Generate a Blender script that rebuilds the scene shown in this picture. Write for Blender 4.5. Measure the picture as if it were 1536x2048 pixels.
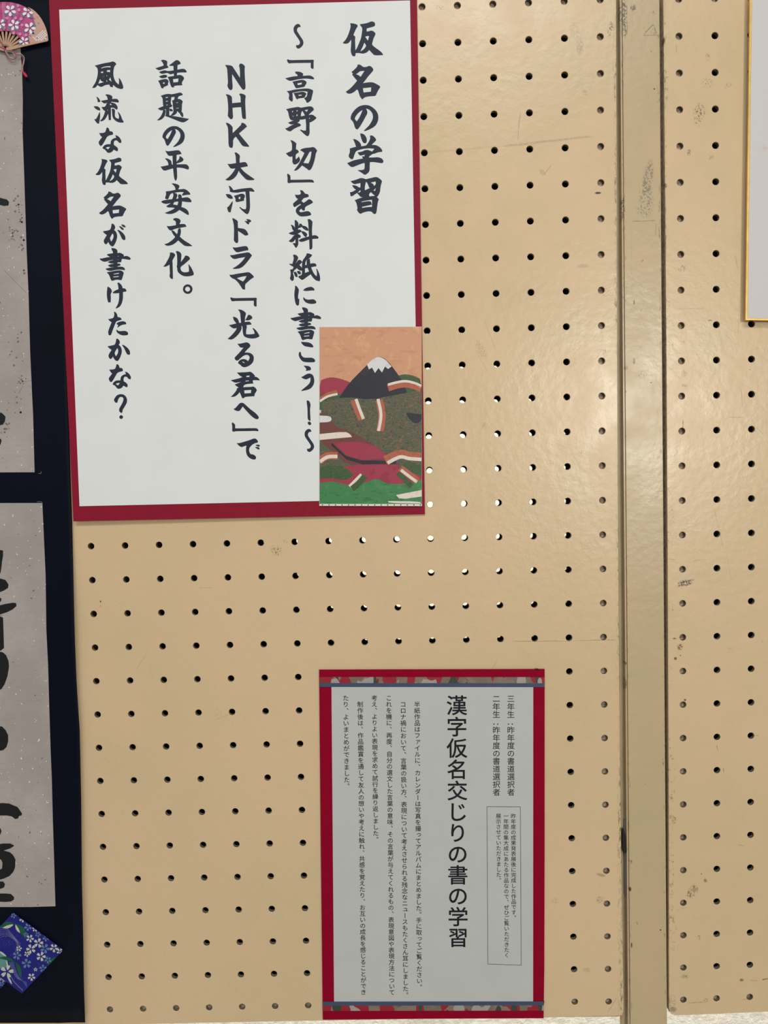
import bpy, bmesh, math, random
import numpy as np
from mathutils import Vector, Matrix
from mathutils.geometry import tessellate_polygon
random.seed(7)
scene = bpy.context.scene
for o in list(bpy.data.objects): bpy.data.objects.remove(o)
COL = scene.collection

# ------------------------------------------------------------------ camera
F_PX = 1539.0                                   # focal length for a 1536x2048 frame
Z0 = 1.35                                       # height of the reference hole above the floor
CR = np.array([[0.9996296, 0.0131251, -0.0238395],
               [-0.0231494, -0.0504306, -0.9984592],
               [-0.0143071, 0.9986413, -0.0501081]])   # rows: camera right, down, forward
CAM = np.array([-0.03139, -0.670039, Z0 + 0.058015])
cd = bpy.data.cameras.new('camera'); cam = bpy.data.objects.new('camera', cd); COL.objects.link(cam)
cd.sensor_fit = 'VERTICAL'; cd.sensor_height = 32.0; cd.lens = F_PX * 32.0 / 2048
cd.clip_start = 0.02; cd.clip_end = 60
_m = Matrix(((CR[0][0], -CR[1][0], -CR[2][0]), (CR[0][1], -CR[1][1], -CR[2][1]), (CR[0][2], -CR[1][2], -CR[2][2])))
cam.matrix_world = Matrix.Translation(Vector(CAM)) @ _m.to_4x4()
scene.camera = cam

# ------------------------------------------------------------------ light
w = bpy.data.worlds.new('world'); scene.world = w; w.use_nodes = True
w.node_tree.nodes['Background'].inputs[0].default_value = (0.92, 0.95, 1.0, 1)
w.node_tree.nodes['Background'].inputs[1].default_value = 0.185

def area(name, loc, target, sx, sy, power, color):
    l = bpy.data.lights.new(name, 'AREA'); l.shape = 'RECTANGLE'; l.size = sx; l.size_y = sy
    l.energy = power; l.color = color
    o = bpy.data.objects.new(name, l); COL.objects.link(o); o.location = loc
    o.rotation_euler = (Vector(target) - Vector(loc)).to_track_quat('-Z', 'Y').to_euler()
    return o
area('ceiling_light', (-0.1, -1.55, 2.75), (-0.1, -1.1, 0), 1.4, 0.4, 25.5, (1.0, 0.992, 0.97))
area('ceiling_light', (-1.6, -2.6, 2.75), (-1.6, -2.4, 0), 1.2, 0.3, 11, (0.95, 0.97, 1.0))
area('window_light', (1.05, -2.9, 1.66), (0.2, 0, 1.4), 0.38, 0.66, 31, (1.0, 0.95, 0.84))
area('ceiling_light', (0.0, 0.30, 2.45), (0.0, 0.42, 0), 3.0, 0.25, 105, (1.0, 0.985, 0.91))

vs = scene.view_settings
vs.view_transform = 'Standard'; vs.look = 'None'; vs.exposure = 0.0; vs.gamma = 1.0
vs.use_curve_mapping = False

# ------------------------------------------------------------------ helpers
def at(px, py, y=0.0):
    """the point seen at pixel px,py of the photograph on the plane y (y may be a function of x)"""
    d = CR[0] * ((px - 768) / F_PX) + CR[1] * ((py - 1024) / F_PX) + CR[2]
    yy = y(0.0) if callable(y) else y
    p = CAM + d * ((yy - CAM[1]) / d[1])
    if callable(y):
        for _ in range(4):
            p = CAM + d * ((y(p[0]) - CAM[1]) / d[1])
    return Vector(p)

def srgb(r, g, b):
    f = lambda c: (c / 255 / 12.92) if c / 255 <= 0.04045 else ((c / 255 + 0.055) / 1.055) ** 2.4
    return (f(r), f(g), f(b), 1)

class NT:
    def __init__(s, name):
        s.m = bpy.data.materials.new(name); s.m.use_nodes = True
        s.t = s.m.node_tree; s.b = s.t.nodes['Principled BSDF']
        s.geo = s.n('ShaderNodeNewGeometry')
    def n(s, typ, **kw):
        x = s.t.nodes.new(typ)
        for k, v in kw.items(): setattr(x, k, v)
        return x
    def link(s, a, b): s.t.links.new(a, b)
    def setin(s, node, i, v):
        if isinstance(v, bpy.types.NodeSocket): s.link(v, node.inputs[i])
        else: node.inputs[i].default_value = v
    def math(s, op, a, b=0.0, c=0.0, clamp=False):
        x = s.n('ShaderNodeMath', operation=op, use_clamp=clamp)
        s.setin(x, 0, a); s.setin(x, 1, b)
        if op in ('MULTIPLY_ADD',): s.setin(x, 2, c)
        return x.outputs[0]
    def vmath(s, op, a, b):
        x = s.n('ShaderNodeVectorMath', operation=op); s.setin(x, 0, a); s.setin(x, 1, b)
        return x.outputs['Value' if op in ('LENGTH', 'DOT_PRODUCT') else 'Vector']
    def noise(s, scale, detail=3, rough=0.55, stretch=None, seed=0.0):
        x = s.n('ShaderNodeTexNoise'); x.inputs['Scale'].default_value = scale
        x.inputs['Detail'].default_value = detail; x.inputs['Roughness'].default_value = rough
        v = s.geo.outputs['Position']
        if seed: v = s.vmath('ADD', v, (seed, seed * 1.7, seed * 0.3))
        if stretch: v = s.vmath('MULTIPLY', v, stretch)
        s.link(v, x.inputs['Vector']); return x.outputs['Fac']
    def ramp(s, fac, lo, hi, a=0.0, b=1.0):
        x = s.n('ShaderNodeMapRange'); x.interpolation_type = 'SMOOTHSTEP'
        s.setin(x, 0, fac); s.setin(x, 1, lo); s.setin(x, 2, hi); s.setin(x, 3, a); s.setin(x, 4, b)
        return x.outputs[0]
    def mix(s, fac, a, b):
        x = s.n('ShaderNodeMix', data_type='RGBA'); s.setin(x, 0, fac); s.setin(x, 6, a); s.setin(x, 7, b)
        return x.outputs[2]
    def bump(s, h, strength, dist=0.001):
        x = s.n('ShaderNodeBump'); x.inputs['Strength'].default_value = strength
        x.inputs['Distance'].default_value = dist; s.link(h, x.inputs['Height'])
        s.link(x.outputs[0], s.b.inputs['Normal'])
    def color(s, c): s.setin(s.b, 'Base Color', c)
    def rough(s, r, spec=0.5):
        s.setin(s.b, 'Roughness', r); s.b.inputs['Specular IOR Level'].default_value = spec

def simple(name, col, rough=0.6, var=0.06, scale=60, bump=0.0, spec=0.4, metal=0.0):
    t = NT(name)
    d = tuple(max(0, c * (1 - var * 2)) for c in col[:3]) + (1,)
    t.color(t.mix(t.ramp(t.noise(scale), 0.3, 0.7), d, col)); t.rough(rough, spec)
    t.b.inputs['Metallic'].default_value = metal
    if bump: t.bump(t.noise(scale * 8, 2), bump)
    return t.m

# painted board: cream gloss paint with real scuffs at their places
def paint(name, base, blobs=(), edges=(), streaks=()):
    t = NT(name)
    big = t.noise(5.0, 2, seed=2.0); mid = t.noise(28.0, 4, seed=5.0)
    c2 = tuple(b * k for b, k in zip(base[:3], (0.93, 0.965, 0.93))) + (1,)
    c3 = tuple(b * k for b, k in zip(base[:3], (1.03, 0.97, 0.955))) + (1,)
    col = t.mix(t.ramp(big, 0.35, 0.65), base, c2)
    col = t.mix(t.math('MULTIPLY', t.ramp(mid, 0.4, 0.7), 0.5), col, c3)
    fine = t.noise(620.0, 4, 0.7, seed=1.0); med = t.noise(210.0, 4, 0.7, seed=9.0)
    # faint general grime flecks
    g = t.math('MULTIPLY', t.ramp(t.noise(900.0, 2, 0.6, seed=4.0), 0.72, 0.80), t.ramp(big, 0.45, 0.6, 0, 0.45))
    col = t.mix(g, col, srgb(110, 100, 78))
    for (px, py, rx, ry, ang, thr, amt, rgb) in blobs:
        p = at(px, py); a = at(px + 1, py); s_ = (a - p).length
        v = t.vmath('SUBTRACT', t.geo.outputs['Position'], tuple(p))
        ca, sa = math.cos(math.radians(ang)), math.sin(math.radians(ang))
        u = t.vmath('DOT_PRODUCT', v, (ca / (rx * s_), 0, sa / (rx * s_)))
        w_ = t.vmath('DOT_PRODUCT', v, (-sa / (ry * s_), 0, ca / (ry * s_)))
        r2 = t.math('ADD', t.math('MULTIPLY', u, u), t.math('MULTIPLY', w_, w_))
        m = t.ramp(r2, 1.0, 0.15)
        n = fine if max(rx, ry) < 44 else med
        if thr > 0: m = t.math('MULTIPLY', m, t.ramp(n, thr, thr + 0.07))
        col = t.mix(t.math('MULTIPLY', m, amt), col, srgb(*rgb))
    for (p0, p1, width, thr, amt, rgb) in edges:      # wear along an edge line p0-p1 (pixels)
        A = at(*p0); B = at(*p1); d = (B - A); L = d.length; d.normalize(); nrm = Vector((d.z, 0, -d.x))
        v = t.vmath('SUBTRACT', t.geo.outputs['Position'], tuple(A))
        dist = t.math('ABSOLUTE', t.vmath('DOT_PRODUCT', v, tuple(nrm)))
        m = t.ramp(dist, width, 0.0)
        along = t.noise(420.0, 5, 0.75, stretch=(1.6, 1, 0.35), seed=3.0 + width * 1000)
        patch = t.ramp(t.noise(14.0, 2, seed=11.0), 0.38, 0.62, 0.25, 1.0)
        m = t.math('MULTIPLY', t.math('MULTIPLY', m, patch), t.ramp(along, thr, thr + 0.1))
        col = t.mix(t.math('MULTIPLY', m, amt), col, srgb(*rgb))
    for (p0, p1, wpx, amt, rgb) in streaks:           # thin scratches
        A = at(*p0); B = at(*p1); d = (B - A); L = d.length; d.normalize(); nrm = Vector((d.z, 0, -d.x))
        v = t.vmath('SUBTRACT', t.geo.outputs['Position'], tuple(A))
        dist = t.math('ABSOLUTE', t.math('ADD', t.vmath('DOT_PRODUCT', v, tuple(nrm)), t.math('MULTIPLY', t.math('SUBTRACT', t.noise(40.0, 2), 0.5), 0.002)))
        al = t.vmath('DOT_PRODUCT', v, tuple(d / L))
        m = t.math('MULTIPLY', t.ramp(dist, wpx * 0.00045, 0.0), t.math('MULTIPLY', t.ramp(al, 0.0, 0.08), t.ramp(al, 1.0, 0.92)))
        m = t.math('MULTIPLY', m, t.ramp(fine, 0.40, 0.55, 0.35, 1.0))
        col = t.mix(t.math('MULTIPLY', m, amt), col, srgb(*rgb))
    t.color(col)
    t.rough(t.ramp(mid, 0.3, 0.7, 0.26, 0.36), 0.42)
    h = t.math('ADD', t.math('MULTIPLY', t.noise(150.0, 2, 0.4, seed=6.0), 1.0), t.math('MULTIPLY', t.noise(520.0, 2, 0.5, seed=8.0), 0.30))
    t.bump(h, 0.35, 0.0006)
    return t.m

# ------------------------------------------------------------------ object makers
def link(o, parent=None, label=None, cat=None, group=None, kind=None):
    COL.objects.link(o)
    if parent: o.parent = parent; o.matrix_parent_inverse = parent.matrix_world.inverted()
    if label: o['label'] = label
    if cat: o['category'] = cat
    if group: o['group'] = group
    if kind: o['kind'] = kind
    return o

def meshobj(name, verts, faces, mats, parent=None, idx=None, smooth=False, **kw):
    me = bpy.data.meshes.new(name); me.from_pydata([tuple(v) for v in verts], [], faces)
    for m in (mats if isinstance(mats, (list, tuple)) else [mats]): me.materials.append(m)
    if idx is not None: me.polygons.foreach_set('material_index', idx)
    if smooth: me.polygons.foreach_set('use_smooth', [True] * len(faces))
    me.update()
    return link(bpy.data.objects.new(name, me), parent, **kw)

def thing(name, loc, label, cat, group=None):
    e = bpy.data.objects.new(name, None); e.empty_display_size = 0.02; e.location = loc
    link(e, None, label, cat, group); bpy.context.view_layer.update(); return e

class MB:
    def __init__(s): s.v = []; s.f = []; s.i = []
    def poly(s, pts, mi=0):
        k = len(s.v); s.v += list(pts); s.f.append(list(range(k, k + len(pts)))); s.i.append(mi)
    def box(s, x0, x1, y0, y1, z0, z1, mi=0):
        k = len(s.v)
        s.v += [Vector((x, y, z)) for x in (x0, x1) for y in (y0, y1) for z in (z0, z1)]
        for q in ((0, 1, 3, 2), (4, 6, 7, 5), (0, 4, 5, 1), (2, 3, 7, 6), (0, 2, 6, 4), (1, 5, 7, 3)):
            s.f.append([k + a for a in q]); s.i.append(mi)
    def prism(s, front, back, mi=0, miside=None):
        """front, back: matching loops; front seen from the camera side in clockwise pixel order"""
        n = len(front); k = len(s.v); s.v += list(front) + list(back)
        s.f.append([k + a for a in range(n)][::-1]); s.i.append(mi)
        s.f.append([k + n + a for a in range(n)]); s.i.append(mi)
        for a in range(n):
            b = (a + 1) % n
            s.f.append([k + a, k + b, k + n + b, k + n + a]); s.i.append(mi if miside is None else miside)
    def tube(s, pts, r, n=8, mi=0):
        k = len(s.v); m = len(pts)
        for j, p in enumerate(pts):
            d = (pts[min(j + 1, m - 1)] - pts[max(j - 1, 0)]).normalized()
            a = d.cross(Vector((0, 1, 0.01))).normalized(); b = d.cross(a)
            rr = r[j] if isinstance(r, (list, tuple)) else r
            for q in range(n):
                t_ = 2 * math.pi * q / n
                s.v.append(p + a * math.cos(t_) * rr + b * math.sin(t_) * rr)
        for j in range(m - 1):
            for q in range(n):
                q2 = (q + 1) % n
                s.f.append([k + j * n + q, k + j * n + q2, k + (j + 1) * n + q2, k + (j + 1) * n + q]); s.i.append(mi)
        s.f.append([k + q for q in range(n)]); s.i.append(mi)
        s.f.append([k + (m - 1) * n + q for q in range(n)][::-1]); s.i.append(mi)
    def build(s, name, mats, parent=None, smooth=False, **kw):
        return meshobj(name, s.v, s.f, mats, parent, s.i, smooth, **kw)

def quad_sheet(mb, corners, y, th, mi=0, nx=1, ny=1):
    """a flat sheet with the four pixel corners TL,TR,BR,BL on the surface y; thickness th behind"""
    TL, TR, BR, BL = [at(c[0], c[1], y) for c in corners]
    loop = []
    def L(a, b, n): return [a.lerp(b, k / n) for k in range(n)]
    loop = L(TL, TR, nx) + L(TR, BR, ny) + L(BR, BL, nx) + L(BL, TL, ny)
    mb.prism(loop, [p + Vector((0, th, 0)) for p in loop], mi)

def fill(mb, rings, mi=0):
    """tessellate outer ring + holes given as 3-D points"""
    tri = tessellate_polygon(rings)
    k = len(mb.v)
    for r in rings: mb.v += list(r)
    for t_ in tri:
        a, b, c = [mb.v[k + q] for q in t_]
        n = (b - a).cross(c - a)
        if n.length < 1e-14: continue
        f = [k + q for q in t_]
        if n.y > 0: f = f[::-1]
        mb.f.append(f); mb.i.append(mi)

def smooth_ring(P, it=1):
    """round the soft corners of a traced outline, keeping the sharp ones"""
    for _ in range(it):
        n = len(P); Q = []
        for i in range(n):
            a, b, c = P[i - 1], P[i], P[(i + 1) % n]
            u = (b[0] - a[0], b[1] - a[1]); v = (c[0] - b[0], c[1] - b[1])
            lu = math.hypot(*u) or 1; lv = math.hypot(*v) or 1
            cs = (u[0] * v[0] + u[1] * v[1]) / (lu * lv)
            if cs < 0.35: Q.append(b); continue
            k = 0.25
            Q.append((b[0] - u[0] * k, b[1] - u[1] * k)); Q.append((b[0] + v[0] * k, b[1] + v[1] * k))
        P = Q
    return P

# ------------------------------------------------------------------ materials
CREAM = srgb(213, 187, 150)
blobs_left = [
 (553, 1101, 12, 15, 60, 0.50, .75, (98, 104, 70)), (571, 1083, 6, 5, 0, .5, .6, (98, 104, 70)),
 (201, 1203, 1.6, 2.5, 0, 0, .95, (40, 34, 20)), (201, 1212, 1.2, 1.4, 0, 0, .7, (60, 50, 30)),
 (962, 700, 10, 26, 25, .47, .4, (150, 130, 95)), (969, 852, 6, 9, 0, .45, .4, (150, 128, 96)),
 (1160, 92, 9, 22, 0, .44, .5, (150, 140, 112)), (1150, 60, 12, 20, 0, .47, .35, (155, 140, 110)),
 (1196, 386, 8, 3, 0, .30, .95, (50, 44, 32)), (1163, 904, 6, 4, 0, .5, .5, (120, 105, 80)),
 (1221, 60, 6, 16, -20, .50, .8, (86, 78, 60)), (1222, 50, 4, 9, 0, .46, .8, (80, 72, 55)),
 (1170, 185, 9, 6, -40, .45, .45, (150, 135, 105)), (1166, 532, 15, 5, 0, .2, .35, (150, 130, 98)),
 (1210, 705, 6, 14, 0, .5, .6, (120, 104, 76)), (1232, 608, 5, 8, 0, .45, .8, (120, 100, 76)), (1208, 584, 18, 10, 0, .52, .5, (130, 112, 84)),
 (1085, 345, 6, 10, 40, .4, .35, (140, 128, 98)), (1202, 1750, 12, 4, -15, .3, .5, (120, 105, 80)),
 (1200, 1800, 12, 9, -20, .48, .6, (120, 112, 86)), (1174, 1940, 9, 7, 0, .45, .35, (130, 118, 90)),
 (1110, 1802, 10, 8, 0, .5, .4, (130, 118, 90)), (435, 1425, 12, 10, 0, .52, .35, (140, 122, 92)),
 (1148, 730, 14, 34, 0, .52, .35, (150, 134, 100)), (880, 15, 14, 6, 0, .5, .5, (120, 108, 84)),
]
edges_left = [((1233, 0), (1238, 1000), 0.0042, .50, .9, (58, 50, 36)), ((1237, 1000), (1247, 2030), 0.0030, .55, .85, (70, 60, 44)),
              ((1230, 0), (1234, 640), 0.010, .60, .6, (96, 88, 66)), ((600, 2046), (1246, 2032), 0.0012, .40, .8, (80, 70, 52))]
streaks_left = [((846, 306), (1000, 292), 2.6, .35, (170, 152, 112)), ((1000, 293), (1190, 272), 3.4, .5, (140, 124, 92)),
 ((1040, 222), (1036, 282), 1.5, .6, (140, 118, 84)), ((868, 1277), (1020, 1284), 1.2, .35, (180, 160, 122)), ((1020, 1283), (1238, 1280), 1.3, .7, (120, 108, 78)),
 ((1110, 1279), (1215, 1285), 1.5, .5, (226, 206, 164)),
 ((272, 1340), (298, 1300), 1.5, .3, (150, 132, 98)), ((398, 1176), (428, 1175), 1.6, .4, (160, 140, 104)),
 ((1088, 350), (1104, 330), 1.5, .5, (140, 126, 96)), ((968, 640), (992, 700), 1.5, .35, (150, 132, 98)), ((950, 700), (976, 745), 1.5, .35, (150, 132, 98)),
 ((984, 1340), (994, 1320), 1.2, .5, (140, 120, 88)), ((428, 1440), (470, 1425), 1.2, .4, (150, 132, 98)), ((1234, 1995), (1215, 2025), 1.2, .5, (120, 104, 76))]
blobs_right = [
 (1325.5, 82, 6, 10, 0, 0.30, .98, (110, 66, 44)), (1370, 1166, 17, 8, 6, .45, .9, (70, 74, 70)),
 (1360, 1294, 7, 8, 0, .44, .95, (120, 86, 48)), (1351, 1317, 4, 4, 0, .4, .95, (110, 80, 46)), (1349, 1277, 4, 2, 0, .3, .9, (110, 80, 46)), (1361, 1311, 2, 2, 0, 0, .7, (110, 80, 46)), (1370, 1400, 3, 3, 0, .3, .9, (90, 66, 40)),
 (1399, 224, 15, 20, 0, .50, .85, (108, 94, 78)), (1395, 243, 9, 14, 20, .52, .8, (120, 98, 84)), (1416, 166, 16, 12, 0, .52, .7, (120, 110, 84)), (1456, 170, 12, 6, 30, .5, .6, (120, 110, 90)),
 (1416, 113, 6, 10, 0, .5, .7, (100, 90, 76)), (1332, 160, 6, 60, 0, .52, .6, (132, 122, 100)), (1345, 212, 14, 40, 0, .56, .4, (140, 128, 104)), (1330, 320, 6, 80, 0, .54, .5, (136, 124, 100)), (1331, 371, 4, 6, 0, .42, .9, (84, 74, 56)),
 (1378, 305, 5, 8, 0, .46, .7, (110, 96, 74)), (1422, 315, 8, 4, 25, .45, .5, (130, 116, 90)), (1365, 538, 12, 10, 40, .5, .7, (120, 102, 70)), (1336, 620, 9, 40, 0, .54, .6, (140, 122, 90)), (1340, 700, 12, 60, 0, .56, .5, (146, 128, 94)),
 (1368, 747, 8, 8, 0, .45, .5, (140, 124, 96)), (1370, 771, 8, 4, 0, .45, .6, (120, 108, 84)), (1425, 742, 18, 10, 40, .52, .4, (140, 124, 96)), (1340, 1030, 14, 30, 0, .54, .6, (126, 110, 76)), (1344, 1075, 12, 24, 0, .54, .5, (126, 110, 76)),
 (1334, 1080, 4, 30, 0, .5, .6, (100, 86, 64)), (1341, 1220, 8, 30, 0, .54, .45, (140, 120, 92)), (1341, 1350, 8, 30, 0, .54, .4, (140, 120, 92)),
 (1342, 1560, 10, 120, 0, .54, .6, (112, 98, 74)), (1348, 1640, 6, 10, 0, .48, .7, (100, 86, 64)), (1343, 1740, 8, 70, 0, .54, .6, (112, 98, 74)), (1389, 1777, 8, 12, 30, .47, .8, (96, 88, 56)), (1379, 1786, 6, 14, -10, .47, .75, (96, 88, 56)), (1411, 1761, 5, 5, 0, .42, .7, (100, 90, 62)), (1403, 1748, 2, 2, 0, 0, .6, (100, 84, 60)), (1383, 1790, 14, 8, 0, .5, .5, (96, 88, 56)),
 (1345, 1860, 10, 60, 0, .54, .6, (110, 98, 74)), (1346, 2019, 9, 7, 0, .3, .6, (110, 102, 86)), (1345, 2005, 8, 20, 0, .5, .5, (110, 100, 78)), (1370, 1953, 10, 5, 0, .45, .6, (120, 106, 84)), (1412, 2000, 7, 6, 0, .48, .5, (110, 100, 78)),
 (1483, 1960, 5, 4, 0, .4, .8, (96, 86, 62)), (1398, 1875, 4, 7, 0, .45, .5, (130, 114, 90)), (1460, 1300, 10, 8, 0, .5, .3, (150, 134, 100)),
 (1500, 739, 1.3, 1.3, 0, 0, .8, (60, 50, 40)), (1368, 683, 2, 3, 0, 0, .4, (110, 92, 66)), (1420, 641, 6, 2, 0, .3, .7, (110, 96, 70)),
 (1525, 1283, 2, 1, 0, 0, .6, (110, 90, 66))]
edges_right = [((1327, 0), (1331, 1000), 0.0030, .50, .9, (62, 52, 38)), ((1331, 1000), (1335, 2026), 0.0026, .52, .85, (66, 56, 42)),
               ((1329, 0), (1334, 2026), 0.010, .60, .55, (104, 92, 68))]
streaks_right = [((1365, 860), (1367, 838), 1.7, .9, (50, 40, 30)), ((1457, 835), (1488, 835), 1.3, .7, (150, 118, 84)), ((1483, 778), (1484, 815), 1.5, .5, (140, 116, 86)),
 ((1479, 594), (1476, 672), 1.5, .4, (150, 128, 96)), ((1470, 510), (1476, 540), 2.4, .4, (150, 128, 96)), ((1355, 618), (1410, 616), 1.2, .5, (150, 126, 92)), ((1353, 88), (1352, 107), 1.3, .6, (150, 104, 84)),
 ((1428, 1012), (1446, 1095), 1.4, .5, (160, 134, 100)), ((1332, 968), (1346, 1000), 1.3, .5, (150, 130, 96)), ((1452, 1100), (1462, 1160), 1.2, .3, (160, 134, 100)),
 ((1330, 1117), (1352, 1120), 1.3, .6, (130, 112, 84)), ((1386, 1122), (1412, 1119), 1.2, .5, (150, 130, 100)), ((1354, 1166), (1390, 1158), 2.4, .8, (66, 70, 66)), ((1355, 1172), (1384, 1166), 2.2, .8, (66, 70, 66)),
 ((1433, 1490), (1436, 1502), 1.3, .7, (120, 98, 72)), ((1447, 1535), (1448, 1544), 1.3, .8, (110, 90, 66)), ((1506, 1471), (1518, 1471), 1.2, .6, (140, 116, 88)), ((1476, 1689), (1490, 1692), 1.2, .6, (130, 110, 84)), ((1375, 2006), (1412, 2004), 1.8, .6, (120, 106, 84)),
 ((1524, 1959), (1536, 1957), 2.2, .9, (80, 66, 50)), ((1500, 1961), (1516, 1961), 1.5, .5, (120, 100, 76)), ((1481, 2000), (1496, 1998), 1.5, .5, (120, 100, 76)), ((1350, 1822), (1375, 1814), 1.3, .4, (140, 118, 90)), ((1512, 855), (1526, 867), 1.2, .4, (140, 120, 92))]
blobs_post = [
 (1297, 355, 12, 42, -10, .47, .75, (104, 104, 84)), (1293, 400, 18, 40, 0, .50, .70, (112, 110, 88)), (1287, 420, 16, 16, 0, .50, .5, (112, 110, 88)),
 (1309.5, 176.5, 1.9, 1.9, 0, 0, 1, (22, 20, 16)), (1322, 1861.5, 1.9, 1.9, 0, 0, 1, (22, 20, 16)), (1303, 101, 1.2, 1.2, 0, 0, .8, (60, 56, 44)), (1292, 1569, 1.4, 1.6, 0, 0, .6, (110, 98, 66)),
 (1267, 14, 7, 8, 0, .44, .85, (80, 76, 60)), (1247, 20, 9, 30, 0, .46, .9, (64, 60, 48)), (1250, 50, 8, 30, 0, .48, .8, (80, 76, 58)), (1309, 24, 4, 5, 0, .45, .7, (90, 84, 66)), (1308, 62, 8, 8, 0, .48, .7, (90, 84, 66)),
 (1269, 722, 3, 8, 0, .42, .9, (104, 90, 62)), (1253, 735, 5, 6, 0, .4, .7, (120, 110, 84)), (1303, 765, 3, 2, 0, .3, .95, (70, 62, 46)), (1269, 604, 2, 6, 0, .42, .9, (80, 70, 50)), (1285, 748, 12, 10, 0, .5, .6, (140, 128, 96)), (1253, 783, 2, 4, 0, .3, .8, (120, 104, 74)),
 (1285, 520, 4, 4, 0, .44, .7, (110, 100, 76)), (1283, 620, 4, 3, 0, .4, .5, (120, 108, 80)), (1246, 415, 6, 30, 0, .46, .95, (84, 72, 52)), (1261, 1780, 3, 6, 0, .36, .95, (60, 50, 36)), (1275, 1848, 2, 5, 20, 0, .5, (130, 116, 88)), (1264, 1892, 2, 7, 0, .36, .9, (60, 50, 36)), (1263, 1725, 3, 5, 0, .44, .8, (80, 70, 50)),
 (1253, 1328, 3, 4, 0, .40, .8, (80, 66, 44)), (1253, 1370, 3, 16, 0, .44, .8, (90, 76, 50))]
edges_post = [((1246, 0), (1262, 2048), 0.0022, .54, .85, (84, 74, 54)), ((1317, 0), (1332, 2048), 0.0016, .54, .85, (70, 60, 44))]
streaks_post = [((1287, 68), (1308, 46), 1.4, .8, (70, 64, 50)), ((1308, 46), (1314, 66), 1.4, .7, (70, 64, 50)), ((1287, 69), (1318, 69), 1.4, .7, (100, 92, 72)), ((1255, 5), (1255, 70), 1.5, .6, (80, 74, 58)), ((1250, 5), (1250, 64), 1.2, .6, (80, 74, 58)), ((1264, 442), (1313, 440), 1.4, .7, (110, 104, 80)), ((1314, 445), (1312, 470), 1.5, .6, (110, 104, 80)), ((1264, 443), (1265, 600), 1.1, .3, (150, 140, 108)),
                ((1258, 1846), (1260, 1852), 1.3, .6, (130, 112, 84))]
M_board_l = paint('cream_gloss_board_paint', CREAM, blobs_left, edges_left, streaks_left)
M_board_r = paint('cream_gloss_board_paint_scuffed', CREAM, blobs_right, edges_right, streaks_right)
M_post = paint('cream_post_paint', srgb(194, 172, 137), blobs_post, edges_post, streaks_post)
M_channel = simple('channel_paint', srgb(176, 158, 124), 0.5, 0.08, 40, spec=0.4)
M_core = simple('hardboard_core', srgb(128, 120, 98), 0.75, 0.16, 300, spec=0.2)
M_wood = simple('frame_timber', srgb(186, 166, 146), 0.8, 0.25, 320, bump=0.3, spec=0.2)
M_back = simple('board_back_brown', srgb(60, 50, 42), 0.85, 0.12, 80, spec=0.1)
M_white = simple('white_paper', srgb(225, 228, 227), 0.62, 0.012, 25, spec=0.25)
M_notice = simple('white_notice_paper', srgb(188, 191, 188), 0.72, 0.015, 30, spec=0.2)
M_red = simple('crimson_card', srgb(138, 16, 44), 0.60, 0.04, 90, spec=0.2)
M_red2 = simple('crimson_card_notice', srgb(142, 0, 38), 0.66, 0.04, 90, spec=0.08)
M_ink = simple('printed_black_ink', srgb(36, 44, 60), 0.55, 0.03, 40, spec=0.25)
M_ink2 = simple('printed_fine_ink', srgb(28, 30, 38), 0.6, 0.03, 40, spec=0.15)
M_black = simple('black_mount_paper', srgb(6, 12, 27), 0.55, 0.10, 12, spec=0.10)
M_sumi = simple('brush_ink', srgb(22, 23, 27), 0.6, 0.12, 70, spec=0.3)
M_metal = simple('bare_zinc_metal', srgb(140, 146, 148), 0.45, 0.12, 60, spec=0.5, metal=0.6)
M_dark = simple('black_steel', srgb(16, 17, 20), 0.5, 0.05, 60)
M_gold = simple('gold_foil_edge', srgb(238, 196, 104), 0.42, 0.08, 120, spec=0.5, metal=0.25)

def wallpaper():
    t = NT('white_textured_wallpaper')
    n = t.noise(130.0, 5, 0.65); m = t.noise(45.0, 3, 0.5, stretch=(1, 1, 1.8))
    t.color(t.mix(t.ramp(n, 0.35, 0.65), srgb(226, 224, 214), srgb(240, 238, 230))); t.rough(0.8, 0.2)
    t.bump(t.math('ADD', n, m), 0.55, 0.003)
    return t.m
M_wall = wallpaper()
M_floor = simple('grey_vinyl_floor', srgb(150, 146, 138), 0.5, 0.06, 9)

def washi(name, seed, specks):
    t = NT(name)
    c = t.mix(t.ramp(t.noise(22.0, 4, seed=seed), 0.3, 0.7), srgb(158, 151, 146), srgb(172, 165, 160))
    fib = t.noise(260.0, 3, 0.6, stretch=(0.4, 1, 1.6), seed=seed)
    c = t.mix(t.math('MULTIPLY', t.ramp(fib, 0.5, 0.75), 0.30), c, srgb(150, 140, 134))
    c = t.mix(t.math('MULTIPLY', t.ramp(t.noise(430.0, 1, 0.5, seed=seed + 3), 0.735, 0.76), 0.8), c, srgb(232, 230, 226))
    c = t.mix(t.math('MULTIPLY', t.ramp(t.noise(300.0, 1, 0.5, seed=seed + 7), 0.76, 0.78), 0.7), c, srgb(92, 80, 74))
    if specks:
        vor = t.n('ShaderNodeTexVoronoi'); vor.distance = 'CHEBYCHEV'; vor.inputs['Scale'].default_value = 260
        t.link(t.geo.outputs['Position'], vor.inputs['Vector'])
        patch = t.ramp(t.noise(24.0, 2, seed=seed + 1.5), 0.50, 0.60)
        sq = t.math('MULTIPLY', t.ramp(vor.outputs['Distance'], 0.30, 0.24), patch)
        c = t.mix(t.math('MULTIPLY', sq, 0.5), c, srgb(122, 110, 106))
    t.color(c); t.rough(0.8, 0.15); t.bump(fib, 0.15, 0.0004)
    return t.m
M_washi1 = washi('grey_flecked_paper', 1.0, False)
M_washi2 = washi('grey_flecked_paper_plain', 6.0, False)

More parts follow.
